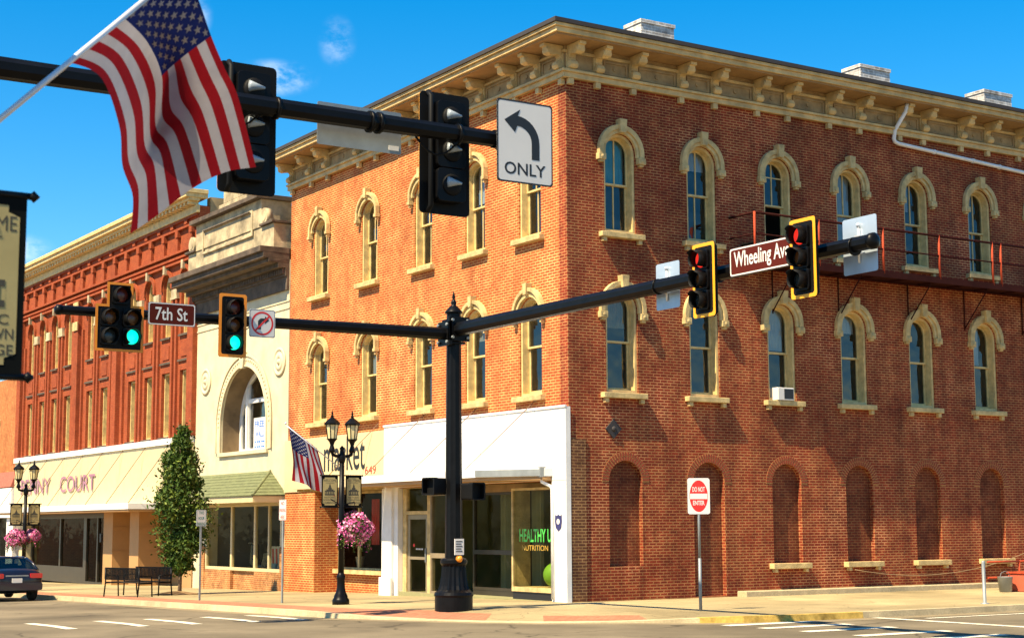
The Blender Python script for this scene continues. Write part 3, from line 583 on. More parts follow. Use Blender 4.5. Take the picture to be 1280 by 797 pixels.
for k in range(5): l_.fb(FRONT, 8.04 - k * .09, 8.10 - k * .09, -.1365, -.135, 1.20, 1.245, mi=1)
l_.build('door_lettering', [M_RED, M_SIGNW], dro)
# windows of the white shop: side light, recessed lobby window, display case with lettering
sw_ = MB(); sw_.ext(rect(5.70, 7.14, -.2, 2.80), [rect(5.76, 7.06, 1.12, 2.74), rect(5.76, 7.06, .05, .98)], -.18, -.06, FRONT); s1 = sw_.build('shop_window', M_BRZ2, bld)
MB().add([FRONT(a, -.11, z) for a, z in rect(5.75, 7.1, 0, 2.78)], [(0, 1, 2, 3)]).build('pane', M_SHOPGL, s1)
sw_ = MB(); sw_.ext(rect(2.83, 5.70, .12, 2.80), [rect(2.90, 5.62, 1.22, 2.73), rect(2.90, 5.62, .2, 1.10)], -.72, -.62, FRONT); sw_.fb(FRONT, 2.83, 5.7, -.8, -.63, -.3, .118); s2 = sw_.build('shop_window', M_BRONZE, bld); MB().fb(FRONT, .72, 7.15, -.95, -.50, 2.802, 3.025).build('header', M_SOFF, bld)
MB().add([FRONT(a, -.67, z) for a, z in rect(2.86, 5.66, .16, 2.77)], [(0, 1, 2, 3)]).build('pane', M_SHOPGL, s2)
sw_ = MB(); sw_.ext(rect(.72, 2.80, .18, 2.86), [rect(.78, 2.74, .30, 2.80)], -.16, -.06, FRONT); sw_.box(.161, .62, 2.745, 2.80, .18, 2.8); s3 = sw_.build('shop_window', M_STONE, bld)
MB().fb(FRONT, .72, 2.80, -.6, -.10, -.3, .178).build('bulkhead', M_INK, s3)
MB().add([FRONT(a, -.10, z) for a, z in rect(.76, 2.77, .28, 2.83)], [(0, 1, 2, 3)]).build('pane', M_SHOPGL, s3)
l_ = MB(); text(l_, 'HEALTHY U', RV(1.44), .42, 1.46, 1.50, .34, -.093, bold=.02); text(l_, 'NUTRITION', RV(1.44), .54, 1.24, 1.22, .14, -.093, mi=1); l_.build('window_lettering', [M_LIMEG, M_GOLD], s3)
# inside of the white shop
inn = MB(); inn.box(4.5, 4.6, .4, 9.6, -.3, 3.0); inn.box(.3, 4.5, .37, .45, -.3, 3.0); inn.box(.3, 4.5, 9.55, 9.62, -.3, 3.0); inn.box(-.02, 4.5, .4, 9.6, -.25, -.02 + .0); inn.box(.02, 4.5, .45, 9.55, 3.0, 3.03)
inn.build('shop_interior', M_INSHOP, bld)
cu_ = MB(); nn = 40; P = []
for i in range(nn + 1):
    a = 3.4 + 2.2 * i / nn; P += [(1.5 + .05 * math.sin(i * 1.9), a, .1), (1.5 + .05 * math.sin(i * 1.9), a, 2.9)]
cu_.add(P, [(2 * i, 2 * i + 2, 2 * i + 3, 2 * i + 1) for i in range(nn)]); cu_.build('curtain', mat('olive_curtain', (.30, .29, .17), .9), bld)
# market shop: brick pier, deep-set window, fascia
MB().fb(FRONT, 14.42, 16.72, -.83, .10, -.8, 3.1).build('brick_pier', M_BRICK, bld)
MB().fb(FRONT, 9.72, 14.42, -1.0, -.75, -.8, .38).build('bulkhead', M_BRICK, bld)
mw = MB(); mw.fb(FRONT, 9.74, 14.41, -.95, -.55, .38, .52); mw.ext(rect(9.74, 14.41, .522, 3.0), [rect(9.80, 12.9, .58, 2.92), rect(13.0, 14.34, .58, 2.92)], -.83, -.75, FRONT); m1 = mw.build('shop_window', M_STONE, bld)
MB().add([FRONT(a, -.79, z) for a, z in rect(9.77, 14.38, .55, 2.96)], [(0, 1, 2, 3)]).build('pane', M_SHOPGL, m1)
mf = MB(); mf.fb(FRONT, 9.645, 16.74, .004, .12, 3.30, 4.76); mfo = mf.build('market_fascia', M_CREAMP, bld)
mc = MB(); mc.fb(FRONT, 9.50, 13.85, .125, 1.2, 3.05, 3.30); mc.fb(FRONT, 13.852, 16.74, .005, .14, 3.02, 3.298); mco = mc.build('canopy', M_CREAMP, bld)
js = MB()
for k in range(9): js.fb(FRONT, 9.7 + k * .48, 9.76 + k * .48, -.7, 1.12, 2.98, 3.045)
js.build('joist', M_STONE, mco)
r_ = MB(); r_.tube([FRONT(10.2, .0, 5.0), FRONT(11.6, 1.12, 3.32)], .012, 6); r_.build('tie_rod', M_RODS, mco)
l_ = MB(); text(l_, 'market', RV(12.35), 10.98, 3.62, 2.85, 1.08, .128, bold=.005); l_.build('fascia_lettering', M_INK, mfo); l_ = MB(); text(l_, '649', RV(10.5), 10.15, 3.46, .72, .26, .128); l_.build('house_number', M_RED, mfo)
inn = MB(); inn.box(4.0, 4.1, 9.7, 16.5, -.3, 3.0); inn.box(.9, 4.0, 9.63, 9.7, -.3, 3.0); inn.box(.9, 4.0, 16.4, 16.5, -.3, 3.0); inn.box(.9, 4.0, 9.7, 16.4, -.3, -.2); inn.box(.36, 4.0, 9.7, 16.4, 3.0, 3.04)
inn.build('market_interior', M_IN, bld)

# ------------------------------------------------------------------ limestone building with the big arch
lb = tag(empty('stone_building', (4, 21, zg(21))), 'narrow pale limestone building with one deep arched window and a green shingled awning', 'building')
Y0, Y1 = 16.77, 25.22; YC = 20.55
w = MB(); w.ext(rect(Y0, Y1, 2.66, 11.0), [arch(YC, 2.05, 4.58, 5.56, 2.05, 28)], .0, -1.15, FRONT)
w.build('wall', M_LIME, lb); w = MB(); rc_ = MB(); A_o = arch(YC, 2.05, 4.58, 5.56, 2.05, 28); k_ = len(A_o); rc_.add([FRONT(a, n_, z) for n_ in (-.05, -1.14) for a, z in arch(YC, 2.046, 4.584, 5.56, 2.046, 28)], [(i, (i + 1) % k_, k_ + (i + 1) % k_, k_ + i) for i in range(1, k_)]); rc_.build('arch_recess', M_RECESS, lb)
w.box(.02, .5, 24.0, Y1, -1.5, 2.655); w.box(.02, .5, Y0, 17.25, -1.5, 2.655)
w.box(9.6, 10, Y0, Y1, -1.5, 12.9); w.box(.3, 10, Y1 - .3, Y1 - .002, 2.7, 12.9); w.box(1.16, 9.6, Y0, Y0 + .3, 2.7, 12.9); w.box(.3, 9.9, Y0 + .01, Y1 - .01, 12.2, 12.3)
w.build('wall', M_LIME, lb)
a_ = MB(); a_.ext(ring(YC, 2.46, 2.08, 4.58, 5.56, 2.46, 2.08, 30), [], .002, .035, FRONT); a_.ext(ring(YC, 2.50, 2.42, 4.58, 5.56, 2.50, 2.42, 30), [], .036, .075, FRONT); a_.ext(ring(YC, 2.12, 2.055, 4.58, 5.56, 2.12, 2.055, 30), [], .036, .07, FRONT)
for k in range(44):
    t = math.pi * k / 43; a_.lathe([(.045, 0), (.03, .03), (0, .04)], FRONT(YC + 2.28 * math.cos(t), .036, 5.56 + 2.28 * math.sin(t)), 6, xf=lambda x, y, z: (-z, x, y))
a_.ext([(YC - .12, 7.55), (YC + .12, 7.55), (YC + .22, 8.12), (YC - .22, 8.12)], [], .002, .14, FRONT)
a_.build('arch_moulding', M_LIME, lb)
MB().fb(FRONT, YC - 2.2, YC + 2.2, -1.1, .10, 4.44, 4.575).build('sill', M_LIME, lb, bevel=.01)
aw = MB(); aw.ext(arch(YC, 2.035, 4.60, 5.56, 2.04, 28), [rect(19.15, 21.72, 4.72, 6.38), [(21.92, 4.72), (22.40, 4.72), (22.40, 5.95), (22.2, 6.38), (21.92, 6.38)], rect(18.75, 19.02, 4.72, 5.9), [(19.4, 6.54), (21.72, 6.54), (21.72, 7.08), (21.2, 7.34), (20.55, 7.46), (19.9, 7.34), (19.4, 7.0)], [(21.92, 6.54), (22.12, 6.54), (21.92, 6.80)]], -.80, -.70, FRONT)
aw.fb(FRONT, 21.74, 21.90, -.78, -.64, 4.62, 6.95)
awo = aw.build('arch_window', M_WHITE, lb)
MB().add([FRONT(a, -.76, z) for a, z in arch(YC, 2.0, 4.6, 5.56, 2.0, 28)], [tuple(range(31))]).build('pane', M_GLASS, awo)
for y in (17.50, 24.18):
    md = MB(); md.lathe([(.50, 0), (.50, .04), (.42, .06), (.40, .03), (.30, .03), (.28, .06), (.16, .06), (.14, .03), (.10, .03), (.08, .09), (0, .10)], FRONT(y, .003, 7.52 if y < 20 else 7.34), 28, xf=lambda x, y_, z: (-z, x, y_)); md.build('medallion', M_LIME, lb)
ba = MB()
for z in (9.55, 9.30): ba.fb(FRONT, Y0, Y1, .002, .03, z, z + .045)
ba.build('string_course', M_LIME, lb)
co = MB(); co.fb(FRONT, Y0 + .02, Y1, .003, .10, 9.95, 10.42); co.fb(FRONT, Y0 + .02, Y1, .003, .16, 10.42, 10.5)
for k in range(56):
    co.fb(FRONT, Y0 + .06 + k * .15, Y0 + .14 + k * .15, .161, .26, 10.50, 10.68)
co.fb(FRONT, Y0 + .02, Y1, .003, .16, 10.501, 10.70); co.fb(FRONT, Y0 + .02, Y1 + .1, .003, .44, 10.70, 10.86)
co.build('frieze', M_SOOT, lb)
co = MB(); co.fb(FRONT, Y0 + .02, Y1 + .15, .003, .80, 10.861, 11.0); co.fb(FRONT, Y0 + .02, Y1 + .2, .003, 1.0, 11.0, 11.2); co.fb(FRONT, Y0 + .02, Y1 + .25, .003, 1.12, 11.2, 11.40); co.build('cornice', M_SOOT, lb, bevel=.015)
at_ = MB(); at_.fb(FRONT, Y0 + .25, 24.95, -.5, .52, 11.402, 12.28); at_.fb(FRONT, 18.0, 24.1, -.6, .56, 12.28, 13.28)
at_.ext(rect(18.7, 23.4, 12.05, 13.0), [rect(18.82, 23.28, 12.15, 12.9)], .561, .60, FRONT, caps=(0, 1)); at_.build('parapet', M_LIMED, lb, bevel=.02)
at_ = MB(); at_.fb(FRONT, 17.88, 24.22, -.7, .80, 13.281, 13.44); at_.fb(FRONT, Y0 + .15, 17.998, -.6, .64, 12.281, 12.37); at_.fb(FRONT, 24.102, 25.05, -.6, .64, 12.281, 12.37); at_.fb(FRONT, 18.9, 23.2, .603, .66, 12.91, 12.96); at_.build('coping', M_SOOT, lb, bevel=.01)
fi = MB(); fi.fb(FRONT, 19.6, 22.2, -.3, .45, 13.441, 13.75); fi.fb(FRONT, 20.0, 21.8, -.25, .42, 13.75, 14.35); fi.fb(FRONT, 19.85, 21.95, -.28, .46, 14.35, 14.46); fi.build('finial_block', M_LIMED, lb, bevel=.03)
for y in (17.7, 24.45):
    v = MB()
    for q, r_ in ((0, .30), (.02, .18)): v.tube([FRONT(y, .40, 12.60), FRONT(y, .60 + q, 12.60)], r_, 16)
    v.fb(FRONT, y - .28, y + .28, .1, .5, 12.372, 12.62); v.build('scroll', M_LIMED, lb)
# green shingled awning
g_ = MB(); T = [(0, 24.9, 3.80), (0, 18.15, 3.80)]; E_ = [(-1.25, 25.15, 2.93), (-1.25, 16.80, 2.93), (0, 16.80, 2.95)]
def course(p0, p1, q0, q1, rows=8):
    for k in range(rows):
        a0, a1 = k / rows, (k + 1) / rows
        A, B = Vector(lerp(p0, q0, a0)), Vector(lerp(p1, q1, a0)); C_, D_ = Vector(lerp(p0, q0, a1 + .01)), Vector(lerp(p1, q1, a1 + .01)); up = Vector((-.006, -.004, .022)); wgt = Vector((0, 0, .002))
        g_.add([A + wgt, B + wgt, D_ + up, C_ + up, D_ - Vector((0, 0, .01)), C_ - Vector((0, 0, .01))], [(0, 1, 2, 3), (3, 2, 4, 5)])
course(T[0], T[1], E_[0], E_[1]); course(T[1], T[1], E_[1], E_[2])
g_.tube([T[1], E_[1]], .05, 6); awn = g_.build('shingle_awning', M_SHING, lb)
a2 = MB(); a2.add([(-1.22, 25.15, 2.70), (-1.22, 16.83, 2.70), (-.02, 16.83, 2.70), (-.02, 25.15, 2.70), (-1.22, 25.15, 2.91), (-1.22, 16.83, 2.91), (-.02, 16.83, 2.91), (-.02, 25.15, 2.91)], [(0, 1, 2, 3), (4, 5, 6, 7), (0, 1, 5, 4), (1, 2, 6, 5), (2, 3, 7, 6), (3, 0, 4, 7)]); a2.build('awning_fascia', M_CREAMP, awn)
zb = zg(21)
sw_ = MB(); sw_.ext(rect(17.25, 24.0, .34, 2.655), [rect(17.35, 18.25, .45, 2.6), rect(18.35, 19.42, .45, 2.6), rect(19.56, 21.5, .45, 2.6), rect(21.64, 23.9, .45, 2.6)], -.02, -.12, FRONT); s1 = sw_.build('shop_window', M_CREAMP, lb)
MB().add([FRONT(a, -.07, z) for a, z in rect(17.3, 23.95, .4, 2.63)], [(0, 1, 2, 3)]).build('pane', M_SHOPGL, s1)
bk = MB(); bk.fb(FRONT, 17.25, 19.45, -.25, .0, -1.2, .335); bk.fb(FRONT, 19.452, 21.55, -.4, -.12, -1.2, .335); bk.fb(FRONT, 21.552, 24.45, -.25, .0, -1.2, .335); bk.fb(FRONT, 24.0, 24.45, -.015, .03, -1.2, 1.2); bk.fb(FRONT, 16.78, 17.25, -.015, .03, -1.2, 1.2); bk.build('bulkhead', M_BRICKT, lb)
inn = MB(); inn.box(4.5, 4.6, 16.9, 25, -.6, 2.64); inn.box(.5, 4.5, 24.2, 24.3, -.6, 2.64); inn.box(.5, 4.5, 16.9, 17.0, -.6, 2.64); inn.box(.45, 4.5, 17, 24.2, -.2, .0); inn.box(.5, 4.5, 17.0, 24.2, 2.60, 2.645); inn.build('shop_interior', mat('grey_shop_interior', (.17, .17, .15), .9), lb)
inn = MB(); inn.box(2.6, 2.7, 16.9, 25, 2.7, 9); inn.build('interior_partition', M_IN, lb)
# poster propped behind the arch window
po = tag(MB().fb(FRONT, 19.92, 21.03, -.64, -.60, 4.60, 5.80).build('poster', M_SIGNW), 'white poster with blue lettering standing in the big arched window', 'poster')
l_ = MB(); text(l_, 'FREE', RV(20.47), 20.02, 5.46, .80, .22, -.597, bold=.02); text(l_, 'WALLS', RV(20.47), 20.08, 5.10, .80, .22, -.597, bold=.02)
for z in (4.93, 4.75):
    for k, q in enumerate((.13, .08, .12, .09, .1)): l_.fb(FRONT, 20.05 + k * .19, 20.05 + k * .19 + q * 1.3, -.599, -.597, z - .035, z + .035)
l_.build('lettering', mat('blue_ink', (.03, .16, .55), .5), po)

# ------------------------------------------------------------------ deep red brick building with the Penny Court shops
rb = tag(empty('brick_building', (5, 37, zg(37))), 'long deep red brick building with rows of narrow arched windows above a cream shop fascia', 'building')
Y0, Y1 = 25.25, 49.35
RW = [26.5, 28.5, 30.5, 32.5, 36.1, 38.1, 41.4, 43.4, 45.4, 47.4]
hl = []
for c in RW: hl += [arch(c, .46, 9.45, 11.55, .46, 12), rect(c - .46, c + .46, 5.45, 8.02)]
w = MB(); w.ext(rect(Y0, Y1, 5.0, 14.35), hl, 0, -.45, FRONT)
w.build('front_wall', M_BRICKR, rb)
w = MB(); w.box(.46, 14, Y0, Y0 + .35, 2.6, 14.72); w.build('party_wall', mat('rendered_wall', (.30, .22, .11), .9, var=.25, vs_=1.5), rb)
w = MB(); w.box(13.6, 14, Y0 + .36, Y1, -1.6, 14.3); w.box(.46, 13.6, Y1 - .35, Y1, -1.6, 14.3); w.box(.1, 13.6, Y0 + .36, Y1 - .36, 14.25, 14.35); w.build('rear_wall', M_BRICKR, rb)
inn = MB(); inn.box(2.2, 2.3, Y0 + .36, Y1 - .36, 5.2, 14.2); inn.box(.46, 2.2, Y0 + .36, Y1 - .36, 8.6, 8.7); inn.build('interior_partition', M_IN, rb)
pi = MB()
for y in (25.45, 34.3, 39.75, 48.95): pi.fb(FRONT, y - .30, y + .30, .002, .20, 5.36, 12.25)
for a, b in zip(RW, RW[1:]):
    if b - a < 2.5: pi.fb(FRONT, (a + b) / 2 - .30, (a + b) / 2 - .12, .002, .10, 5.36, 10.9); pi.fb(FRONT, (a + b) / 2 + .12, (a + b) / 2 + .30, .002, .10, 5.36, 10.9)
for y in (27.5 - 1.9, 33.5, 35.1, 39.1, 40.4, 48.35): pi.fb(FRONT, y - .08, y + .08, .002, .10, 5.36, 10.9)
pi.build('pilaster', M_BRICKR, rb)
bd = MB()
for z, n_ in ((12.28, .16), (12.48, .12), (12.68, .18), (13.62, .14), (13.95, .10)): bd.fb(FRONT, Y0 + .02, Y1, .003, n_, z, z + .09)
for k in range(16):
    y = 25.7 + 1.5 * k; bd.fb(FRONT, y, y + .14, .003, .12, 12.772, 13.618); bd.fb(FRONT, y - .08, y + .22, .004, .16, 13.35, 13.617); bd.fb(FRONT, y + .6, y + .9, .003, .10, 13.78, 13.948)
for c in RW:
    bd.ext(ring(c, .66, .50, 11.4, 11.55, .66, .50, 12), [], .002, .09, FRONT)
    bd.fb(FRONT, c - .35, c + .35, .002, .03, 8.55, 9.1)
bd.build('brick_moulding', M_BRICKR, rb)
for c in RW: MB().fb(FRONT, c - .10, c + .10, .003, .20, 12.02, 12.36).build('keystone', M_LIMED, rb)
for a, b in zip(RW, RW[1:]):
    if b - a < 2.5:
        MB().fb(FRONT, (a + b) / 2 - .36, (a + b) / 2 + .36, .004, .13, 10.90, 11.0).fb(FRONT, (a + b) / 2 - .30, (a + b) / 2 + .30, .004, .12, 10.99, 11.3).build('impost', M_LIMED, rb)
for y in (34.3, 39.75):
    MB().fb(FRONT, y - .34, y + .34, .205, .26, 10.9, 11.3).build('stone_block', M_STONE, rb); MB().fb(FRONT, y - .34, y + .34, .205, .25, 12.0, 12.22).build('stone_block', M_STONE, rb)
for c in RW: MB().fb(FRONT, c - .62, c + .62, .003, .07, 8.36, 8.44).build('drip_course', M_SOOT, rb)
for c in RW:
    window(rb, FRONT, c, 9.45, 11.55, .46, .46, deep=.40, front=-.13, muntin='both', sill='thin', mstone=M_SOOT); window(rb, FRONT, c, 5.45, 8.02, 0, .46, deep=.40, front=-.13, sill='thin', mstone=M_SOOT)
co = MB(); co.fb(FRONT, Y0 - .1, Y1 + .1, .003, .14, 14.05, 14.36); co.fb(FRONT, Y0 - .1, Y1 + .1, .003, .46, 14.50, 14.62); co.fb(FRONT, Y0 - .15, Y1 + .15, -.3, .62, 14.62, 14.78); co.fb(FRONT, Y0 - .2, Y1 + .2, -.3, .70, 14.782, 14.95)
for k in range(60): co.fb(FRONT, Y0 + .05 + k * .4, Y0 + .24 + k * .4, .004, .42, 14.362, 14.498)
co.build('cornice', M_TRIM, rb, bevel=.015)
# ground floor: cream fascia, canopy, tan tiled piers, dark shop windows
fa = MB(); fa.fb(FRONT, Y0 + .0, Y1 - .1, .003, .14, 2.86, 5.12)
for k in range(1, 9):
    fa.fb(FRONT, Y0 + k * 2.7, Y0 + k * 2.7 + .012, .14, .143, 2.9, 5.1)
fa.fb(FRONT, Y0, Y1 - .1, .14, .142, 3.9, 3.912); fao = fa.build('penny_fascia', M_CREAMP, rb)
MB().fb(FRONT, Y0, Y1 - .08, .003, .22, 5.122, 5.36).build('fascia_coping', M_WHITE, rb)
cn = MB(); cn.fb(FRONT, 28.9, Y1 - .1, .145, 1.30, 2.60, 2.84); cno = cn.build('canopy', M_WHITE, rb, bevel=.01)
MB().fb(FRONT, 28.95, Y1 - .2, -1.2, 1.25, 2.52, 2.595).build('soffit', M_TAN, cno)
for k in range(8):
    y = 27.5 + 2.7 * k; MB().tube([FRONT(y, .1, 5.2), FRONT(y + 1.6, 1.22, 2.85)], .014, 6).build('tie_rod', M_RODS, cno)
def penny(s, a0, wd):
    l_ = MB(); text(l_, s, RV(37), a0, 3.50, wd, .74, .20, bold=.008); l_.build('fascia_lettering', M_PURP, fao)
penny('PENNY', 26.1, 4.9); penny('COURT', 32.5, 5.1)
pr2 = MB(); pr2.fb(FRONT, 34.4, 35.6, -1.0, .02, -1.5, 2.56); pr2.fb(FRONT, 32.2, 34.398, -1.6, -1.0, -1.5, 2.56); pr2.fb(FRONT, 31.2, 32.3, -1.8, .0, -1.5, 2.56); pr2.fb(FRONT, 27.4, 31.198, -1.9, -1.3, -1.5, 2.56); pr2.fb(FRONT, 25.3, 26.6, -1.4, .0, -1.5, 2.56)
for z in (.9, 1.9): pr2.fb(FRONT, 34.38, 35.62, -.99, .023, z, z + .012); pr2.fb(FRONT, 31.18, 32.32, -1.79, .003, z, z + .012)
pr2.build('tiled_pier', M_TAN, rb)
MB().fb(FRONT, 47.2, 48.4, -.5, .05, -1.6, 2.56).build('cream_pier', M_CREAMP, rb)
sw_ = MB(); sw_.ext(rect(35.6, 47.2, -.62, 2.55), [rect(35.75, 37.0, -.5, 2.3), rect(37.15, 38.6, -.5, 2.3), rect(39.0, 42.4, .1, 2.3), rect(42.6, 47.0, .1, 2.3)], -.32, -.20, FRONT); s1 = sw_.build('shop_window', M_BRONZE, rb)
MB().add([FRONT(a, -.27, z) for a, z in rect(35.65, 47.1, -.55, 2.4)], [(0, 1, 2, 3)]).build('pane', M_SHOPGL, s1)
inn = MB(); inn.box(5, 5.1, 25.7, 49, -1.2, 5); inn.box(.46, 5, 25.7, 49, -.8, -.7); inn.build('shop_interior', M_IN, rb)
MB().fb(FRONT, 35.70, 35.9, .021, .09, 1.25, 1.62).build('meter_box', M_INK, rb)

# ------------------------------------------------------------------ neighbour at the far left
ob = tag(empty('brick_building', (5, 58, zg(58))), 'plain orange brick building beyond the deep red one, with a white shop front', 'building')
w = MB(); w.ext(rect(49.40, 66, 3.2, 9.6), [rect(c - .5, c + .5, 5.2, 7.6) for c in (53.4, 56.4, 59.4, 62.4)], -.03, -.4, FRONT); w.box(.45, 12, 49.42, 49.8, -2, 9.55); w.box(.45, 12, 65.6, 66, -2, 9.55); w.box(11.6, 12, 49.8, 65.6, -2, 9.55); w.box(.45, 11.6, 49.8, 65.6, 9.3, 9.5); w.build('wall', M_BRICKO, ob)
for c in (53.4, 56.4, 59.4, 62.4): window(ob, FRONT, c, 5.2, 7.6, 0, .5, deep=.3, sill='block', sillhw=.6)
MB().box(2, 2.1, 49.9, 65.5, -1, 9).build('interior_partition', M_IN, ob)
w = MB(); w.fb(FRONT, 49.4, 66, .0, .25, 2.4, 3.9); w.fb(FRONT, 49.42, 50.6, -.3, .1, -1.8, 2.39); w.fb(FRONT, 54, 55, -.3, .1, -1.8, 2.39); w.fb(FRONT, 59, 60, -.3, .1, -1.8, 2.39); w.build('shop_front', M_WHITE, ob)
w = MB(); w.add([(-.28, 49.5, 3.95), (-.28, 65.9, 3.95), (.02, 65.9, 4.75), (.02, 49.5, 4.75), (.02, 49.5, 3.95), (.02, 65.9, 3.95)], [(0, 1, 2, 3), (0, 3, 4), (1, 5, 2)]); w.build('tile_coping', mat('red_tile', (.38, .10, .06), .8, var=.3, vs_=9), ob)
MB().add([FRONT(a, -.25, z) for a, z in rect(50.6, 65.9, -1.2, 2.39)], [(0, 1, 2, 3)]).build('shop_window', M_SHOPGL, ob)

# ------------------------------------------------------------------ traffic signals
def head_shape(kind):
    if kind == 'three': return rrect(-.31, .31, -.67, .67, .05), [(0, .37), (0, 0), (0, -.37)]
    return [(-.50, -.70), (.50, -.70), (.50, .245), (.27, .245), (.27, .70), (-.27, .70), (-.27, .245), (-.50, .245)], [(0, .44), (-.23, -.02), (-.23, -.40), (.23, -.02), (.23, -.40)]
def signal(kind, lenses, border):
    root = empty('traffic_light', (0, 0, 0), local=True); ol, cells = head_shape(kind)
    bp = MB(); bp.ext(ol, [], 0, -.015, SIGN); bpo = bp.build('backplate', M_BLACKM, root)
    sh_ = 1 - .055 / .5
    inner = [(a * (1 - .06 / max(abs(a), .2)) if abs(a) > .01 else a, z - .06 * (1 if z > 0 else -1)) for a, z in ol] if kind == 'three' else [(-.45, -.65), (.45, -.65), (.45, .195), (.22, .195), (.22, .65), (-.22, .65), (-.22, .195), (-.45, .195)]
    MB().ext(ol, [inner], .006, .001, SIGN).build('reflective_border', border, bpo)
    h = MB()
    for a, z in cells:
        h.ext(rrect(a - .175, a + .175, z - .18, z + .18, .05), [], -.016, -.17, SIGN); h.ext(rrect(a - .175, a + .175, z - .18, z + .18, .05), [], .06, .002, SIGN)
    ho = h.build('housing', M_BLACK, root, bevel=.008)
    bk = MB()
    for a, z in cells: bk.lathe([(.12, 0), (.11, .02), (.05, .03), (0, .032)], (a, .171, z), 18, xf=lambda x, y, q: (x, q, y))
    bk.tube([(.22, .03, -.66), (.22, .10, -.60), (.22, .10, .60), (.22, .03, .66)], .03, 8) if kind == 'three' else None
    bk.build('back_cap', M_BLACKM, root)
    for a, z in cells:      # added pale cone shaped as the bright highlight on each section's back
        MB().lathe([(.0, -.01), (.058, 0), (.012, .17), (0, .175)], (a + .07, .205, z + .02), 14, xf=lambda x, y, q: (-q, y, x)).build('highlight_cone', M_GLINT, root)
    for (a, z), lm in zip(cells, lenses):
        v = MB(); nn = 20; P = []
        for k in range(nn + 1):
            t = R(-60 + 300 * k / nn)
            for r_, dep in ((.168, .065), (.160, .30 if 40 < (-60 + 300 * k / nn) < 140 else .24)): P.append((a + r_ * math.cos(t), -dep, z + r_ * math.sin(t)))
        v.add(P, [(2 * k, 2 * k + 2, 2 * k + 3, 2 * k + 1) for k in range(nn)], 0, True); vo = v.build('visor', M_BLACKM, root)
        so_ = vo.modifiers.new('thick', 'SOLIDIFY'); so_.thickness = .008
        MB().lathe([(.150, 0), (.13, .018), (.08, .034), (0, .042)], (a, -.061, z), 20, xf=lambda x, y, q: (x, -q, y)).build('lens', lm, root)
    return root
def put(o, loc, rz): o.location = loc; o.rotation_euler = (0, 0, rz); return o
GRN = (M_LENSD, M_LENSA, M_LENSG); REDL = (M_LENSR, M_LENSA, M_LENSO)
g3 = put(signal('three', GRN, M_ORB), (-9.92, -1.98, 6.08), 0); tag(g3, 'orange bordered three-lens signal showing green, beside the no right turn sign', 'traffic light', 'signals on the pole by the shop')
g5 = put(signal('five', (M_LENSD, M_LENSA, M_LENSO, M_LENSA, M_LENSG), M_ORB), (-12.36, -1.98, 6.10), 0); tag(g5, 'five-lens doghouse signal with a stepped orange border showing green', 'traffic light', 'signals on the pole by the shop')
r3 = put(signal('three', REDL, M_YEL), (-4.72, -11.15, 6.25), R(-90)); tag(r3, 'yellow bordered signal showing red, between the grey sign back and the Wheeling Ave sign', 'traffic light', 'signals on the pole by the shop')
r4 = put(copy_tree(r3), (-4.72, -13.74, 6.28), R(-90)); tag(r4, 'yellow bordered signal showing red, at the right end of the Wheeling Ave sign', 'traffic light', 'signals on the pole by the shop')
k3 = put(signal('three', (M_LENSD, M_LENSA, M_LENSO), M_YEL), (-14.46, -18.60, 5.89), R(180)); tag(k3, 'black signal seen from behind, next to the left turn only sign', 'traffic light', 'signals on the near arm')
k4 = put(copy_tree(k3), (-16.76, -18.60, 5.87), R(180)); tag(k4, 'black signal seen from behind, half hidden by the large waving flag', 'traffic light', 'signals on the near arm')

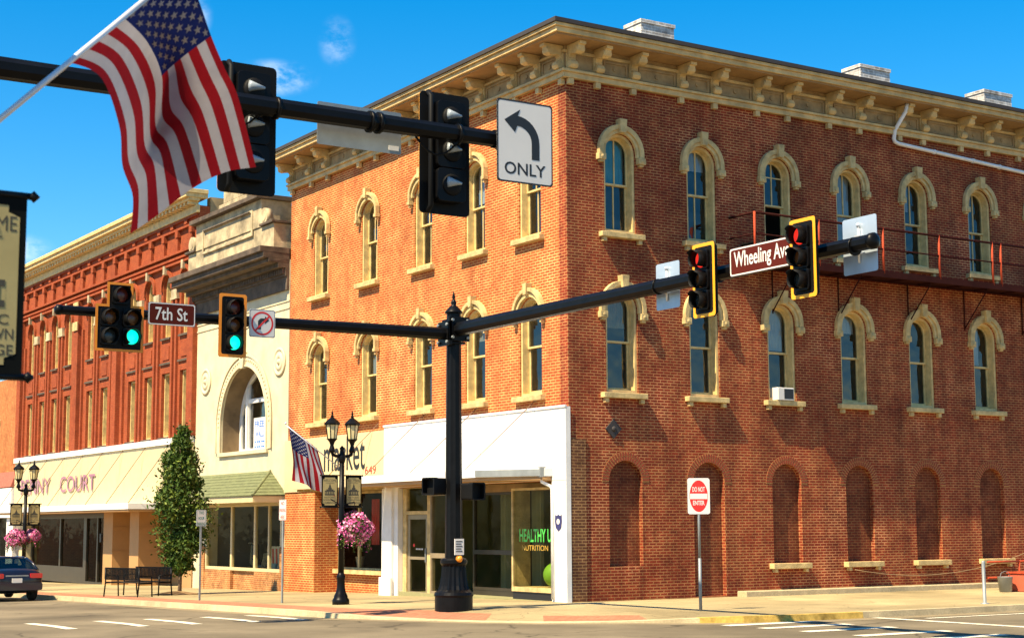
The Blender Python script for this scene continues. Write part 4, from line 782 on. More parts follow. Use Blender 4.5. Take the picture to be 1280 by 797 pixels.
# ------------------------------------------------------------------ mast arm poles
def fluted(mb, pts, r0, r1, seg=20):
    """a tube with shallow flutes along it"""
    pts = [Vector(p) for p in pts]; d = (pts[-1] - pts[0]).normalized(); up = Vector((0, 0, 1)) if abs(d.z) < .9 else Vector((1, 0, 0)); a = d.cross(up).normalized(); b = a.cross(d)
    V = []
    for i, p in enumerate(pts):
        rr = r0 + (r1 - r0) * i / (len(pts) - 1)
        for k in range(seg): t = 2 * math.pi * k / seg; q = rr * (1 if k % 2 else .93); V.append(p + (a * math.cos(t) + b * math.sin(t)) * q)
    mb.add(V, [(i * seg + k, i * seg + (k + 1) % seg, (i + 1) * seg + (k + 1) % seg, (i + 1) * seg + k) for i in range(len(pts) - 1) for k in range(seg)])
    mb.add(V[:seg], [tuple(range(seg))]); mb.add(V[-seg:], [tuple(range(seg))]); return mb
def mast(name, loc, arms, label, group, H=6.75, base_z=0.0):
    x, y = loc; root = tag(empty(name, (x, y, base_z)), label, 'signal pole', group)
    p = MB(); fluted(p, [(x, y, base_z + 1.0), (x, y, H)], .205, .165); p.lathe([(.20, H), (.21, H + .03), (.19, H + .06), (.10, H + .16), (.05, H + .20), (.07, H + .25), (.05, H + .30), (.025, H + .34), (.04, H + .38), (.012, H + .50), (0, H + .52)], (x, y, 0), 16); p.build('pole', M_BLACK, root)
    b = MB(); b.lathe([(.43, -.12), (.43, .30), (.45, .34), (.43, .40), (.36, .46), (.33, .55), (.295, .75), (.275, .98), (.285, 1.02), (.31, 1.05), (.31, 1.12), (.27, 1.16), (.20, 1.18)], (x, y, base_z), 36, flute=1, fr=(.46, .98)); b.build('base', M_BLACK, root)
    for (dx, dy), L, r0, r1, z, zr in arms:
        a = MB(); e = (x + dx * L, y + dy * L, z + zr); s = (x + dx * .22, y + dy * .22, z); fluted(a, [s, lerp(s, e, .5), e], r0, r1, 18)
        a.lathe([(r1 + .012, 0), (r1 + .012, .08), (r1 * .6, .12), (0, .13)], (0, 0, 0), 16, xf=lambda X, Y, Z: (e[0] + dx * Z + dy * X, e[1] + dy * Z - dx * X, e[2] + Y)); ao = a.build('arm', M_BLACK, root)
        f = MB(); f.box(*sorted((x + dx * .20 - abs(dy) * .27, x + dx * .27 + abs(dy) * .27)), *sorted((y + dy * .20 - abs(dx) * .27, y + dy * .27 + abs(dx) * .27)), z - .28, z + .28); f.box(x - .20, x + .20, y - .20, y + .20, z - .24, z - .19); f.box(x - .20, x + .20, y - .20, y + .20, z + .19, z + .24); f.build('flange', M_BLACK, ao, bevel=.01)
        bo = MB()
        for q in (-.2, .2):
            for zz in (-.2, .2): c_ = Vector((x + dx * .275 + abs(dy) * q, y + dy * .275 + abs(dx) * q, z + zz)); bo.tube([c_, c_ + Vector((dx * .05, dy * .05, 0))], .032, 8)
        bo.build('bolt', M_GALV, ao)
    return root
m1 = mast('traffic_signal_pole', (-4.29, -1.57), [((0, -1), 13.3, .165, .125, 6.37, .06), ((-1, 0), 9.15, .145, .095, 6.27, -.05)], 'black fluted corner pole with two mast arms before the white shop', 'mast arm poles')
m2 = mast('traffic_signal_pole', (-24.6, -18.95), [((1, 0), 10.55, .125, .088, 6.02, .02)], 'black mast arm reaching in from the left edge behind the large flag', 'mast arm poles', H=6.5)
def arm_bracket(par, x, y, z, dx, dy, name='bracket'):
    k = MB(); k.tube([(x - .13 * abs(dx) * 0, y, z)] * 1 + [(x + dx, y + dy, z)], .05, 8); k.build(name, M_BLACK, par)
for (x, y, z, dx, dy) in ((-9.92, -1.6, 6.24, 0, -.22), (-12.36, -1.6, 6.22, 0, -.22), (-4.33, -11.15, 6.41, -.24, 0), (-4.33, -13.74, 6.42, -.24, 0)): arm_bracket(m1, x, y, z, dx, dy)
for x in (-14.46, -16.76): arm_bracket(m2, x, -18.93, 5.98, 0, .14)
for y in (-9.26, -11.05, -14.5): MB().tube([(-4.29, y - .02, 6.40), (-4.29, y + .02, 6.40)], .155, 16).build('band_clamp', M_BLACK, m1)
for x in (-13.95, -14.5, -15.45, -15.55, -16.6): MB().tube([(x - .018, -18.95, 6.03), (x + .018, -18.95, 6.03)], .115, 16).build('band_clamp', M_BLACK, m2)
# looping signal cables under the arms
for (x, y, z, dx, dy, par) in ((-9.92, -1.72, 6.14, .55, 0, m1), (-12.36, -1.72, 6.14, .6, 0, m1), (-4.42, -11.15, 6.32, 0, .5, m1), (-4.42, -13.74, 6.34, 0, .45, m1), (-14.46, -18.86, 5.95, -.5, 0, m2), (-16.76, -18.86, 5.95, -.5, 0, m2)):
    MB().tube([(x + dx * t, y + dy * t, z - .16 * math.sin(math.pi * t) + .02 * t) for t in (0, .15, .3, .5, .7, .85, 1)], .012, 6).build('signal_cable', M_BLACKM, par)
# pedestrian heads, push button plate
def pedhead(loc, rz, label):
    r_ = tag(empty('pedestrian_signal', loc, rz, local=True), label, 'crossing signal', 'crossing signals on the corner pole')
    h = MB(); h.ext(rrect(-.19, .19, -.19, .19, .05), [], -.20, .06, SIGN); h.fb(SIGN, -.05, .05, -.30, -.20, -.06, .06); h.build('housing', M_BLACKM, r_, bevel=.01)
    v = MB(); v.ext(rrect(-.20, .20, -.20, .20, .05), [rrect(-.17, .17, -.17, .17, .04)], .062, .20, SIGN); v.build('visor', M_BLACKM, r_); return r_
pedhead((-4.72, -1.42, 2.78), R(-75), 'black pedestrian signal box on the left side of the corner pole')
pedhead((-4.05, -2.02, 2.66), R(10), 'black pedestrian signal box on the right side of the corner pole, the lower one')
pb = tag(empty('push_button', (-4.36, -2.10, 1.25)), 'white crossing instruction plate with an orange push button on the corner pole', 'push button')
u_ = MB(); u_.box(-4.47, -4.23, -1.92, -1.90, 1.24, 1.60); pbo = u_.build('plate', M_SIGNW, pb)
q_ = MB()
for k in range(5): q_.box(-4.44, -4.27 - (k % 2) * .03, -1.924, -1.921, 1.53 - k * .055, 1.55 - k * .055)
q_.build('lettering', M_INK, pbo)
u_ = MB(); u_.lathe([(.075, 0), (.075, .06), (.05, .10), (0, .11)], (-4.33, -1.85, 1.15), 14, xf=lambda x, y, z: (x, -z, y)); u_.build('button', M_ORANGE, pb)

# ------------------------------------------------------------------ signs
def plate(root, wd, ht, m, back=M_ALU, border=None, inner=None, r_=.04, z0=0.0, th=.006):
    p = MB(); p.ext(rrect(-wd / 2, wd / 2, z0 - ht / 2, z0 + ht / 2, r_), [], -th, 0, SIGN); po = p.build('plate', back, root)
    f = MB(); f.ext(rrect(-wd / 2 + .002, wd / 2 - .002, z0 - ht / 2 + .002, z0 + ht / 2 - .002, r_), [], 0.0005, .0015, SIGN); fo = f.build('face', m, root)
    if border: MB().ext(rrect(-wd / 2 + inner, wd / 2 - inner, z0 - ht / 2 + inner, z0 + ht / 2 - inner, r_), [rrect(-wd / 2 + inner + border[1], wd / 2 - inner - border[1], z0 - ht / 2 + inner + border[1], z0 + ht / 2 - inner - border[1], r_)], .0022, .0026, SIGN).build('border', border[0], fo)
    return fo
s_ = tag(empty('street_sign', (-11.19, -1.80, 6.25), 0, local=True), 'brown 7th St name sign with white border on the left arm', 'street sign', 'street name signs')
fo = plate(s_, 1.02, .47, M_BROWN, border=(M_SIGNW, .02), inner=.008); l_ = MB(); text(l_, '7th St', SIGN, -.36, -.13, .70, .27, .004, bold=.012); l_.build('lettering', M_SIGNW, fo)
s_ = tag(empty('street_sign', (-4.56, -12.66, 6.49), R(-90), local=True), 'brown Wheeling Ave name sign with white border between two red signals', 'street sign', 'street name signs')
fo = plate(s_, 1.95, .50, M_BROWN, border=(M_SIGNW, .025), inner=.008); l_ = MB(); text(l_, 'Wheeling Ave', SIGN, -.86, -.18, 1.44, .36, .004, bold=.016); l_.build('lettering', M_SIGNW, fo)
s_ = tag(empty('traffic_sign', (-9.17, -1.80, 6.19), 0, local=True), 'square white no right turn sign, a red ring struck through a black bent arrow', 'traffic sign')
fo = plate(s_, .60, .60, M_SIGNW, border=(M_INK, .008), inner=.012)
l_ = MB(); l_.ext(ell(0, 0, .255, .255, 36), [ell(0, 0, .215, .215, 36)], .003, .0036, SIGN, mi=1)
l_.ext([(-.10, -.13), (-.03, -.13), (-.03, .0), (.0, .04), (.06, .04), (.06, -.01), (.16, .075), (.06, .16), (.06, .11), (-.04, .11), (-.10, .05)], [], .003, .0034, SIGN)
c_, s2 = math.cos(R(45)), math.sin(R(45)); l_.ext([(u * c_ - v * s2, u * s2 + v * c_) for u, v in ((-.23, -.02), (.23, -.02), (.23, .02), (-.23, .02))], [], .0038, .0042, SIGN, mi=1); l_.build('symbol', [M_INK, M_RED], fo)
s_ = tag(empty('traffic_sign', (-13.75, -19.12, 6.0), 0, local=True), 'white ONLY sign with a black arrow curving left, at the end of the near arm', 'traffic sign')
fo = plate(s_, .72, .91, M_SIGNW, back=M_INK, border=(M_INK, .016), inner=.002, r_=.035)
A_ = []; Bq = []
for k in range(9): t = R(90 * k / 8); A_.append((-.105 + .29 * math.cos(t), .00 + .285 * math.sin(t))); Bq.append((-.105 + .19 * math.cos(t), .00 + .175 * math.sin(t)))
l_ = MB(); l_.ext([(.085, -.18), (.185, -.18)] + A_ + Bq[::-1], [], .003, .0034, SIGN); l_.ext([(-.265, .225), (-.06, .36), (-.105, .255), (-.085, .21), (-.13, .10)], [], .0036, .004, SIGN); text(l_, 'ONLY', SIGN, -.265, -.365, .53, .135, .003, bold=.014); l_.build('symbol', M_INK, fo)
for loc, rz, wd, ht, lab in (((-4.05, -9.26, 6.44), R(90), .72, .90, 'pale grey sign back on the right arm, left of the first red signal'), ((-4.05, -14.39, 6.46), R(90), .78, .94, 'pale grey sign back at the end of the right arm')):
    s_ = tag(empty('traffic_sign', loc, rz, local=True), lab, 'traffic sign', 'signs seen from behind'); fo = plate(s_, wd, ht, M_SIGNW)
    b = MB(); b.tube([(0, .03, -.30), (0, .03, .30)], .022, 8); b.tube([(0, .03, .30), (0, .05, .36)], .03, 8); b.fb(SIGN, -.06, .06, -.07, -.005, -.16, -.10); b.fb(SIGN, -.06, .06, -.07, -.005, .10, .16); b.build('bracket', mat('bright_bracket', (.75, .76, .78), .3, .5), s_)
s_ = tag(empty('traffic_sign', (-15.55, -18.72, 6.01), R(180), local=True), 'dull grey back of a wide sign strapped behind the near arm', 'traffic sign', 'signs seen from behind'); fo = plate(s_, .98, .45, M_SIGNW, back=M_GALV, r_=.02)
MB().fb(SIGN, -.46, -.34, -.012, -.0065, -.19, -.14).build('sticker', M_SIGNW, s_)
def post_sign(loc, rz, H, wd, ht, label, lines, ink, group='parking signs by the kerb', head=None):
    r_ = tag(empty('traffic_sign', loc, rz, local=True), label, 'traffic sign', group)
    p = MB(); p.box(-.025, .025, .004, .012, -.2, H); p.box(-.025, -.019, .012, .036, -.2, H); p.box(.019, .025, .012, .036, -.2, H); p.build('post', M_GALV, r_)
    fo = plate(r_, wd, ht, M_SIGNW, z0=H - ht / 2 + .03, r_=.03, border=(ink, .008), inner=.012)
    n_ = len(lines)
    for k, (s, wf_) in enumerate(lines): l_ = MB(); text(l_, s, SIGN, -wd * wf_ / 2, H + .03 - ht * (k + .82) / n_ + .0, wd * wf_, ht / n_ * .55, .003, bold=.02); l_.build('lettering', ink, fo)
    return r_
post_sign((-5.75, 10.0, zg(10)), R(6), 2.50, .31, .46, 'white and green two hour parking sign on a grey post beside the columnar tree', [('TWO', .5), ('HOUR', .6), ('PARKING', .8)], M_GRN)
post_sign((-5.1, 5.95, zg(5.95)), R(-78), 2.66, .31, .54, 'narrow white parking sign with red lettering, seen edge-on on a thin grey post', [('NO', .5), ('PARKING', .8), ('HERE', .6)], M_RED)
d_ = tag(empty('traffic_sign', (-.12, -5.24, 0), R(-30), local=True), 'white DO NOT ENTER sign with a red oval on a grey post', 'traffic sign')
p = MB(); p.tube([(0, .03, -.1), (0, .03, 1.15)], .036, 8); p.tube([(0, .03, 1.14), (0, .03, 2.80)], .030, 8); p.build('post', M_GALV, d_)
fo = plate(d_, .50, .80, M_SIGNW, z0=2.52, r_=.05); l_ = MB(); l_.ext(ell(0, 2.52, .205, .35, 40), [], .0022, .0028, SIGN); l_.fb(SIGN, -.195, .195, .003, .0034, 2.455, 2.575, mi=1); text(l_, 'DO NOT', SIGN, -.14, 2.615, .28, .11, .0032, mi=1, bold=.02); text(l_, 'ENTER', SIGN, -.13, 2.32, .26, .10, .0032, mi=1, bold=.02); l_.build('symbol', [M_RED, M_SIGNW], fo)

# ------------------------------------------------------------------ street lamps with banners, baskets and flags
def banner_art(F, mb, zc, side):
    """ink of the banner: words above and below a domed courthouse"""
    text(mb, 'WELCOME', F, -.183, zc + .235, .366, .068, side, bold=.0); mb.fb(F, -.12, .12, side, side + .0004, zc + .205, zc + .211)
    b = zc - .10
    mb.ext([(-.14, b), (.14, b), (.14, b + .12), (.10, b + .12), (.10, b + .15), (.05, b + .15), (.05, b + .19), (.025, b + .20), (.025, b + .24), (.008, b + .27), (0, b + .31), (-.008, b + .27), (-.025, b + .24), (-.025, b + .20), (-.05, b + .19), (-.05, b + .15), (-.10, b + .15), (-.10, b + .12), (-.14, b + .12)], [rect(-.12 + .048 * k, -.10 + .048 * k, b + .03, b + .09) for k in range(6)], side, side + .0004, F)
    text(mb, 'HISTORIC', F, -.16, zc - .175, .32, .045, side, bold=.01); text(mb, 'DOWNTOWN', F, -.183, zc - .24, .366, .048, side, bold=.01); text(mb, 'CAMBRIDGE', F, -.183, zc - .31, .366, .048, side, bold=.01)
def lamp(simple=False):
    r_ = empty('street_lamp', (0, 0, 0), local=True)
    b = MB(); b.lathe([(.215, -.05), (.215, .10), (.20, .14), (.175, .17), (.17, .22), (.13, .30), (.105, .40), (.095, .62), (.11, .66), (.11, .70), (.09, .74), (.075, .80)], seg=24); b.build('base', M_BLACK, r_)
    p = MB(); p.lathe([(.078, .75), (.062, 3.60)], seg=16); p.lathe([(.075, 3.55), (.085, 3.60), (.10, 3.66), (.085, 3.74), (.06, 3.80), (.05, 3.86), (.07, 3.90), (.02, 3.96), (0, 3.98)], seg=14); p.build('pole', M_BLACK, r_)
    for s in (-1, 1):
        a = MB(); a.tube([(s * .05, 0, 3.70), (s * .17, 0, 3.71), (s * .26, 0, 3.74), (s * .285, 0, 3.84)], .042, 10); a.lathe([(.075, 3.80), (.085, 3.86), (.06, 3.92), (.045, 3.98), (.07, 4.06), (.12, 4.12), (.15, 4.14)], (s * .285, 0, 0), 12); ao = a.build('arm', M_BLACK, r_)
        l_ = MB(); l_.lathe([(.115, 4.145), (.165, 4.49)], (s * .285, 0, 0), 8, smooth=False); lo = l_.build('lamp_shade', M_LAMPGL, r_)
        c = MB(); c.lathe([(.205, 4.492), (.21, 4.53), (.15, 4.60), (.07, 4.66), (.035, 4.69), (.045, 4.72), (.02, 4.75), (.03, 4.78), (.008, 4.86), (0, 4.87)], (s * .285, 0, 0), 8, smooth=False)
        for k in range(8):
            t = 2 * math.pi * k / 8; c.tube([(s * .285 + .117 * math.cos(t), .117 * math.sin(t), 4.14), (s * .285 + .168 * math.cos(t), .168 * math.sin(t), 4.495)], .011, 5)
        c.build('lantern_cap', M_BLACK, lo)
    for s in (-1, 1):
        c0 = s * .335; F = lambda a, n_, z: (a + c0, -n_, z)
        for z in (2.42, 3.22): br = MB(); br.tube([(s * .05, 0, z), (s * .585, 0, z)], .016, 8); br.lathe([(0, -.028), (.028, 0), (0, .028)], (s * .59, 0, z), 10); br.build('banner_arm', M_BLACK, r_)
        fb_ = MB(); fb_.ext(rect(-.225, .225, 2.425, 3.215), [], -.006, .006, F); fo = fb_.build('banner', mat('black_banner_cloth', (.006, .007, .0065), .9, spec=.06), r_)
        fa_ = MB(); cr = .05
        for n_ in (-.0075, .0075):
            fa_.ext([(-.195 + cr, 2.47), (.195 - cr, 2.47), (.195 - cr, 2.47 + cr * .6), (.195, 2.47 + cr), (.195, 3.17 - cr), (.195 - cr, 3.17 - cr * .6), (.195 - cr, 3.17), (-.195 + cr, 3.17), (-.195 + cr, 3.17 - cr * .6), (-.195, 3.17 - cr), (-.195, 2.47 + cr), (-.195 + cr, 2.47 + cr * .6)], [], n_, n_, F, caps=(1, 0))
        fa_.build('banner_field', M_BANN, fo)
        ik = MB(); banner_art(F, ik, 2.82, .0085); banner_art(lambda a, n_, z: F(-a, n_, z), ik, 2.82, -.009); ik.build('banner_print', mat('charcoal_print', (.05, .045, .03), .8), fo)
    return r_
L1 = put(lamp(), (-4.63, 3.43, zg(3.43)), 0); tag(L1, 'black twin-lantern street lamp with two straw banners, flag and pink basket, before the market', 'street lamp', 'street lamps')
L2 = put(copy_tree(L1), (-5.71, 27.6, zg(27.6)), 0); tag(L2, 'black twin-lantern street lamp behind the dark blue car, before the Penny Court fascia', 'street lamp', 'street lamps')
L3 = put(copy_tree(L1), (-21.670, -26.382, 0.125), R(1)); tag(L3, 'close street lamp off the left edge whose black framed banner reaches into the picture', 'street lamp', 'street lamps')
def basket(loc, rr, label, seed):
    q = random.Random(seed); r_ = tag(empty('hanging_basket', loc, 0, local=True), label, 'flower basket', 'hanging flower baskets')
    b = MB(); b.lathe([(0, -.20), (.12, -.17), (.19, -.05), (.21, .03)], seg=14); b.build('basket', M_BARK, r_)
    c = MB()
    for k in range(3): t = 2.1 * k; c.tube([(.18 * math.cos(t), .18 * math.sin(t), .02), (0, 0, .62)], .006, 5)
    c.tube([(0, 0, .60), (0, 0, .68)], .012, 6); c.build('chain', M_BLACK, r_)
    f = MB()
    for k in range(1500):
        th = q.uniform(0, 2 * math.pi); cz = q.uniform(-.9, 1); s = math.sqrt(max(0, 1 - cz * cz)); d = Vector((s * math.cos(th), s * math.sin(th), cz * .92)); lump = 1 + .14 * math.sin(3 * th + seed) * math.cos(4 * cz)
        p = d * rr * q.uniform(.78, 1.03) * lump; n_ = (d + Vector((q.uniform(-.6, .6), q.uniform(-.6, .6), q.uniform(-.6, .6)))).normalized(); u = n_.orthogonal().normalized(); v = n_.cross(u); sz = q.uniform(.022, .045)
        mi = q.choice((0, 0, 0, 1, 1, 2)) if p.length > rr * .9 else q.choice((0, 0, 2))
        f.add([p + (u * math.cos(t) + v * math.sin(t)) * sz * (1 if i % 2 else .55) + n_ * (.012 if i % 2 else 0) for i, t in enumerate([2 * math.pi * i / 10 for i in range(10)])], [tuple(range(10))], mi)
    for k in range(60):                       # trailing stems and leaves
        th = q.uniform(0, 2 * math.pi); ln = q.uniform(.10, .34); x0_, y0_ = rr * .8 * math.cos(th), rr * .8 * math.sin(th); z0_ = -rr * q.uniform(.2, .7)
        f.tube([(x0_, y0_, z0_), (x0_ * 1.12, y0_ * 1.12, z0_ - ln * .5), (x0_ * 1.08, y0_ * 1.08, z0_ - ln)], [.006, .005, .003], 4, 2)
        for i in range(6):
            p = Vector((x0_ * 1.1 + q.uniform(-.04, .04), y0_ * 1.1 + q.uniform(-.04, .04), z0_ - ln * (i + .5) / 6)); u = Vector((q.uniform(-1, 1), q.uniform(-1, 1), q.uniform(-1, .2))).normalized(); v = u.orthogonal().normalized(); s_z = q.uniform(.02, .035)
            f.add([p - u * s_z, p - v * s_z * .6, p + u * s_z, p + v * s_z * .6], [(0, 1, 2, 3)], q.choice((2, 2, 2, 0)))
    f.build('petunias', [M_PINK, M_PINKL, M_LEAF], r_); return r_
basket((-4.27, 3.43, 1.88 + zg(3.4)), .46, 'round pink petunia basket hanging right of the lamp post before the market', 3)
basket((-6.02, 27.6, 1.95 + zg(27.6)), .36, 'deep pink flower basket hanging left of the far lamp post above the car', 5); basket((-5.35, 27.75, 2.02 + zg(27.6)), .27, 'smaller pink flower basket hanging right of the far lamp post above the car', 8)
for (x, y, sx) in ((-4.63, 3.43, .36), (-5.71, 27.6, -.31), (-5.71, 27.6, .36)):
    pass
ha = MB(); ha.tube([(0, 0, 2.34), (.10, 0, 2.50), (.36, 0, 2.56)], .014, 6); ha.tube([(0, 0, 2.34), (-.10, 0, 2.52), (-.31, 0, 2.62)], .014, 6)
for L in (L1, L2): o = ha.build('basket_arm', M_BLACK, L)
# --- flags: a surface through control rows from hoist to fly; stripes are rows of faces, stars small five-pointed faces on both sides
def catmull(P, t):
    n_ = len(P) - 1; s = min(max(t * n_, 0), n_ - 1e-6); i = int(s); f = s - i
    p0, p1, p2, p3 = P[max(i - 1, 0)], P[i], P[i + 1], P[min(i + 2, n_)]
    return .5 * ((2 * p1) + (-p0 + p2) * f + (2 * p0 - 5 * p1 + 4 * p2 - p3) * f * f + (-p0 + 3 * p1 - 3 * p2 + p3) * f ** 3)
def knots(ts, t):
    for i in range(len(ts) - 1):
        if t <= ts[i + 1]: return (i + (t - ts[i]) / (ts[i + 1] - ts[i])) / (len(ts) - 1)
    return 1.0
def flag_cloth(ts, rows, hs_):
    def S(h, t):
        return catmull([catmull(r_, knots(hs_, h)) for r_ in rows], knots(ts, t))
    return S
def flag(name_root, S, poleA, poleB, nh=52, nt_=60):
    m = MB(); V = [[S(i / nh, j / nt_) for j in range(nt_ + 1)] for i in range(nh + 1)]
    flat = [p for r_ in V for p in r_]; W_ = nt_ + 1
    for i in range(nh):
        st = int(i * 13 / nh); red = st % 2 == 0
        for j in range(nt_):
            canton = st >= 6 and j < nt_ * .4
            m.f.append([i * W_ + j, i * W_ + j + 1, (i + 1) * W_ + j + 1, (i + 1) * W_ + j]); m.m.append(2 if canton else (0 if red else 1)); m.sm.append(True)
    m.v = [Vector(p) for p in flat]
    for r_ in range(9):
        cnt = 6 if r_ % 2 == 0 else 5
        for k in range(cnt):
            h0 = 6 / 13 + (7 / 13) * (r_ + 1) / 10; t0 = .4 * ((2 * k + 1) / 12 if cnt == 6 else (2 * k + 2) / 12)
            e = .002; c = S(h0, t0); nrm = (S(h0, t0 + e) - S(h0, t0 - e)).cross(S(h0 + e, t0) - S(h0 - e, t0)).normalized()
            for sgn in (-1, 1):
                P = []
                for q in range(10):
                    a = math.pi / 2 + math.pi * q / 5; rr = .031 if q % 2 == 0 else .0125
                    P.append(S(h0 + rr * math.sin(a) / .91, t0 + rr * math.cos(a) / 1.52) + nrm * .004 * sgn)
                m.add([c + nrm * .004 * sgn] + P, [(0, 1 + q, 1 + (q + 1) % 10) for q in range(10)], 1)
    m.build('cloth', [M_FLR, M_FLW, M_FLB], name_root)
    A, B = Vector(poleA), Vector(poleB); p = MB(); p.tube([A, B], .014, 8); p.lathe([(0, 0), (.03, .03), (.03, .05), (0, .08)], B, 10); po = p.build('flagpole', mat('pale_flagpole', (.62, .62, .64), .35, .2), name_root)
    return name_root

# near flag, from the close lamp at the left edge
fp0, fp1 = Vector((-21.60, -26.37, 3.31)), Vector((-20.16, -25.92, 4.77))
fl = tag(empty('flag', fp0), 'large striped flag with white stars waving close by at upper left, before the mast arm', 'flag', 'flags on the street lamps')
CAMP = Vector((-23.0715, -33.3970, 1.8975))
FLAGPTS = [[[-20.886, -26.145, 4.048], [-20.737, -26.083, 4.196], [-20.587, -26.034, 4.345], [-20.414, -26.003, 4.514], [-20.253, -25.951, 4.674]], [[-20.653, -25.936, 4.057], [-20.517, -25.83, 4.204], [-20.335, -25.682, 4.35], [-20.294, -25.862, 4.422], [-20.173, -25.936, 4.555]], [[-20.466, -25.672, 3.896], [-20.276, -25.441, 4.098], [-20.063, -25.159, 4.34], [-20.101, -25.59, 4.338], [-19.996, -25.696, 4.435]], [[-20.342, -25.372, 3.766], [-20.116, -25.068, 3.963], [-19.97, -24.931, 4.175], [-19.97, -25.42, 4.243], [-19.842, -25.515, 4.327]], [[-20.154, -25.002, 3.686], [-20.031, -24.99, 3.872], [-19.934, -25.054, 4.043], [-19.829, -25.256, 4.145], [-19.679, -25.318, 4.233]], [[-20.102, -24.83, 3.514], [-19.943, -24.831, 3.638], [-19.757, -24.855, 3.801], [-19.583, -24.922, 3.905], [-19.399, -24.928, 3.954]]]
ts = [0, .2, .4, .55, .7, 1]; hs_ = [0, .23, .46, .73, 1]
rows = [[Vector(p) for p in r_] for r_ in FLAGPTS]
S0 = flag_cloth(ts, rows, hs_)
flag(fl, lambda h, t: S0(h, t), fp0, fp1)
# far flag on the lamp before the market: hangs nearly straight down from a pole leaning out over the road
q0 = Vector((-4.69, 3.45, 3.36)); q1 = Vector((-6.05, 3.75, 4.42))
f2 = tag(empty('flag', q0), 'small striped flag with white stars hanging from the lamp before the market', 'flag', 'flags on the street lamps')
dq = (q1 - q0).normalized(); tip = q0 + dq * 1.70
hb = [tip - dq * .91 * (1 - h) for h in (0, .23, .46, .73, 1)]
rows2 = []
for t in (0, .2, .4, .55, .7, 1):
    row = []
    for k, h in enumerate((0, .23, .46, .73, 1)):
        p = hb[k].copy(); drop = 1.42 * t; p.z -= drop * (1 - .10 * h); sq = 1 - .38 * t; mid = hb[3]
        p.x = mid.x + (p.x - mid.x) * sq + .62 * t * (1 - h) + .05; p.y = mid.y + (p.y - mid.y) * sq + .16 * t * math.sin(h * 9 + t * 4) - .10 * t
        p.z += (mid.z - hb[k].z) * (.55 * t); row.append(p)
    rows2.append(row)
S2 = flag_cloth([0, .2, .4, .55, .7, 1], rows2, hs_); flag(f2, S2, q0, q1, nh=26, nt_=30)

# ------------------------------------------------------------------ columnar street tree
tr = tag(empty('tree', (-3.7, 16.9, zg(16.9))), 'narrow columnar hornbeam in full leaf standing by the benches', 'tree')
tx, ty, tz = -3.7, 16.9, zg(16.9)
t_ = MB(); t_.tube([(tx, ty, tz - .1), (tx + .02, ty, tz + .5), (tx, ty + .02, tz + 1.5), (tx - .02, ty, tz + 3.2), (tx, ty, tz + 5.0)], [.075, .06, .055, .035, .01], 8)
for k in range(26):
    z = 1.0 + k * .15; a = k * 2.4; r_ = .55 * (1 - k / 40); t_.tube([(tx, ty, tz + z), (tx + r_ * .5 * math.cos(a), ty + r_ * .5 * math.sin(a), tz + z + .35), (tx + r_ * math.cos(a), ty + r_ * math.sin(a), tz + z + .8)], [.022, .014, .005], 5)
t_.build('trunk', M_BARK, tr)
def tree_w(z):                                    # half-width of the column at height z (0..1 of the crown)
    T_ = [(0, .16), (.1, .55), (.25, .84), (.45, .88), (.6, .70), (.78, .48), (.9, .27), (1, .04)]
    for (a, u), (b, v) in zip(T_, T_[1:]):
        if z <= b: return u + (v - u) * (z - a) / (b - a)
    return .04
lf = MB(); q = random.Random(11)
clumps = []
for k in range(240):
    z = q.random() ** 1.1; a = q.uniform(0, 2 * math.pi); wd = .88 * tree_w(z) * (1 + .20 * math.sin(3 * a + 9 * z) + .14 * math.sin(23 * z + a)); r_ = wd * q.uniform(.30, 1.0); clumps.append((Vector((tx + r_ * math.cos(a), ty + r_ * math.sin(a), tz + .78 + 4.55 * z)), q.uniform(.14, .27) * (.6 + .6 * wd), q.random()))
for c, cr, tone in clumps:
    for k in range(70):
        d = Vector((q.gauss(0, .6), q.gauss(0, .6), q.gauss(.1, .75))); p = c + d * cr
        n_ = Vector((q.uniform(-1, 1), q.uniform(-1, 1), q.uniform(-.2, 1))).normalized(); u = n_.orthogonal().normalized(); u = (u * math.cos(k) + n_.cross(u) * math.sin(k)); v = n_.cross(u); s = q.uniform(.045, .08)
        lf.add([p - u * s, p - v * s * .5 + n_ * .004, p + u * s * 1.1, p + v * s * .5 + n_ * .004], [(0, 1, 2, 3)], 1 if (tone > .74 and q.random() < .6) or q.random() < .04 else 0)
lf.build('crown', [M_LEAF, M_LEAFL], tr)
so_ = MB(); so_.lathe([(.85, .006), (.55, .05), (.25, .10), (0, .12)], (tx - .15, ty - .15, tz), 22); o = so_.build('tree_pit_soil', mat('bark_mulch', (.20, .12, .05), .95, var=.4, vs_=9, bump=.8, bs=30)); struct(o)

# ------------------------------------------------------------------ benches
def bench(loc, rz, label):
    r_ = tag(empty('park_bench', loc, rz, local=True), label, 'bench', 'black benches by the tree')
    s = MB()
    for k in range(6): s.box(-.92, .92, -.22 + k * .075, -.22 + k * .075 + .055, .43, .455)
    s.build('seat', M_BLACK, r_)
    b = MB(); b.box(-.92, .92, .235, .265, .86, .90); b.box(-.92, .92, .225, .255, .52, .55)
    for k in range(27): b.box(-.90 + k * .069, -.86 + k * .069, .238, .256, .55, .86)
    b.build('backrest', M_BLACK, r_)
    for x in (-.88, .88):
        l_ = MB(); l_.tube([(x, -.24, 0), (x, -.22, .42), (x, -.21, .64)], .024, 6); l_.tube([(x, .30, 0), (x, .25, .44), (x, .255, .90)], .024, 6); l_.tube([(x, -.21, .64), (x, .25, .66)], .022, 6); l_.tube([(x, -.22, .42), (x, .25, .42)], .02, 6); l_.build('leg', M_BLACK, r_)
    return r_
bench((-5.80, 15.75, zg(15.75)), R(106), 'black slatted bench nearer the kerb, its back to the road')
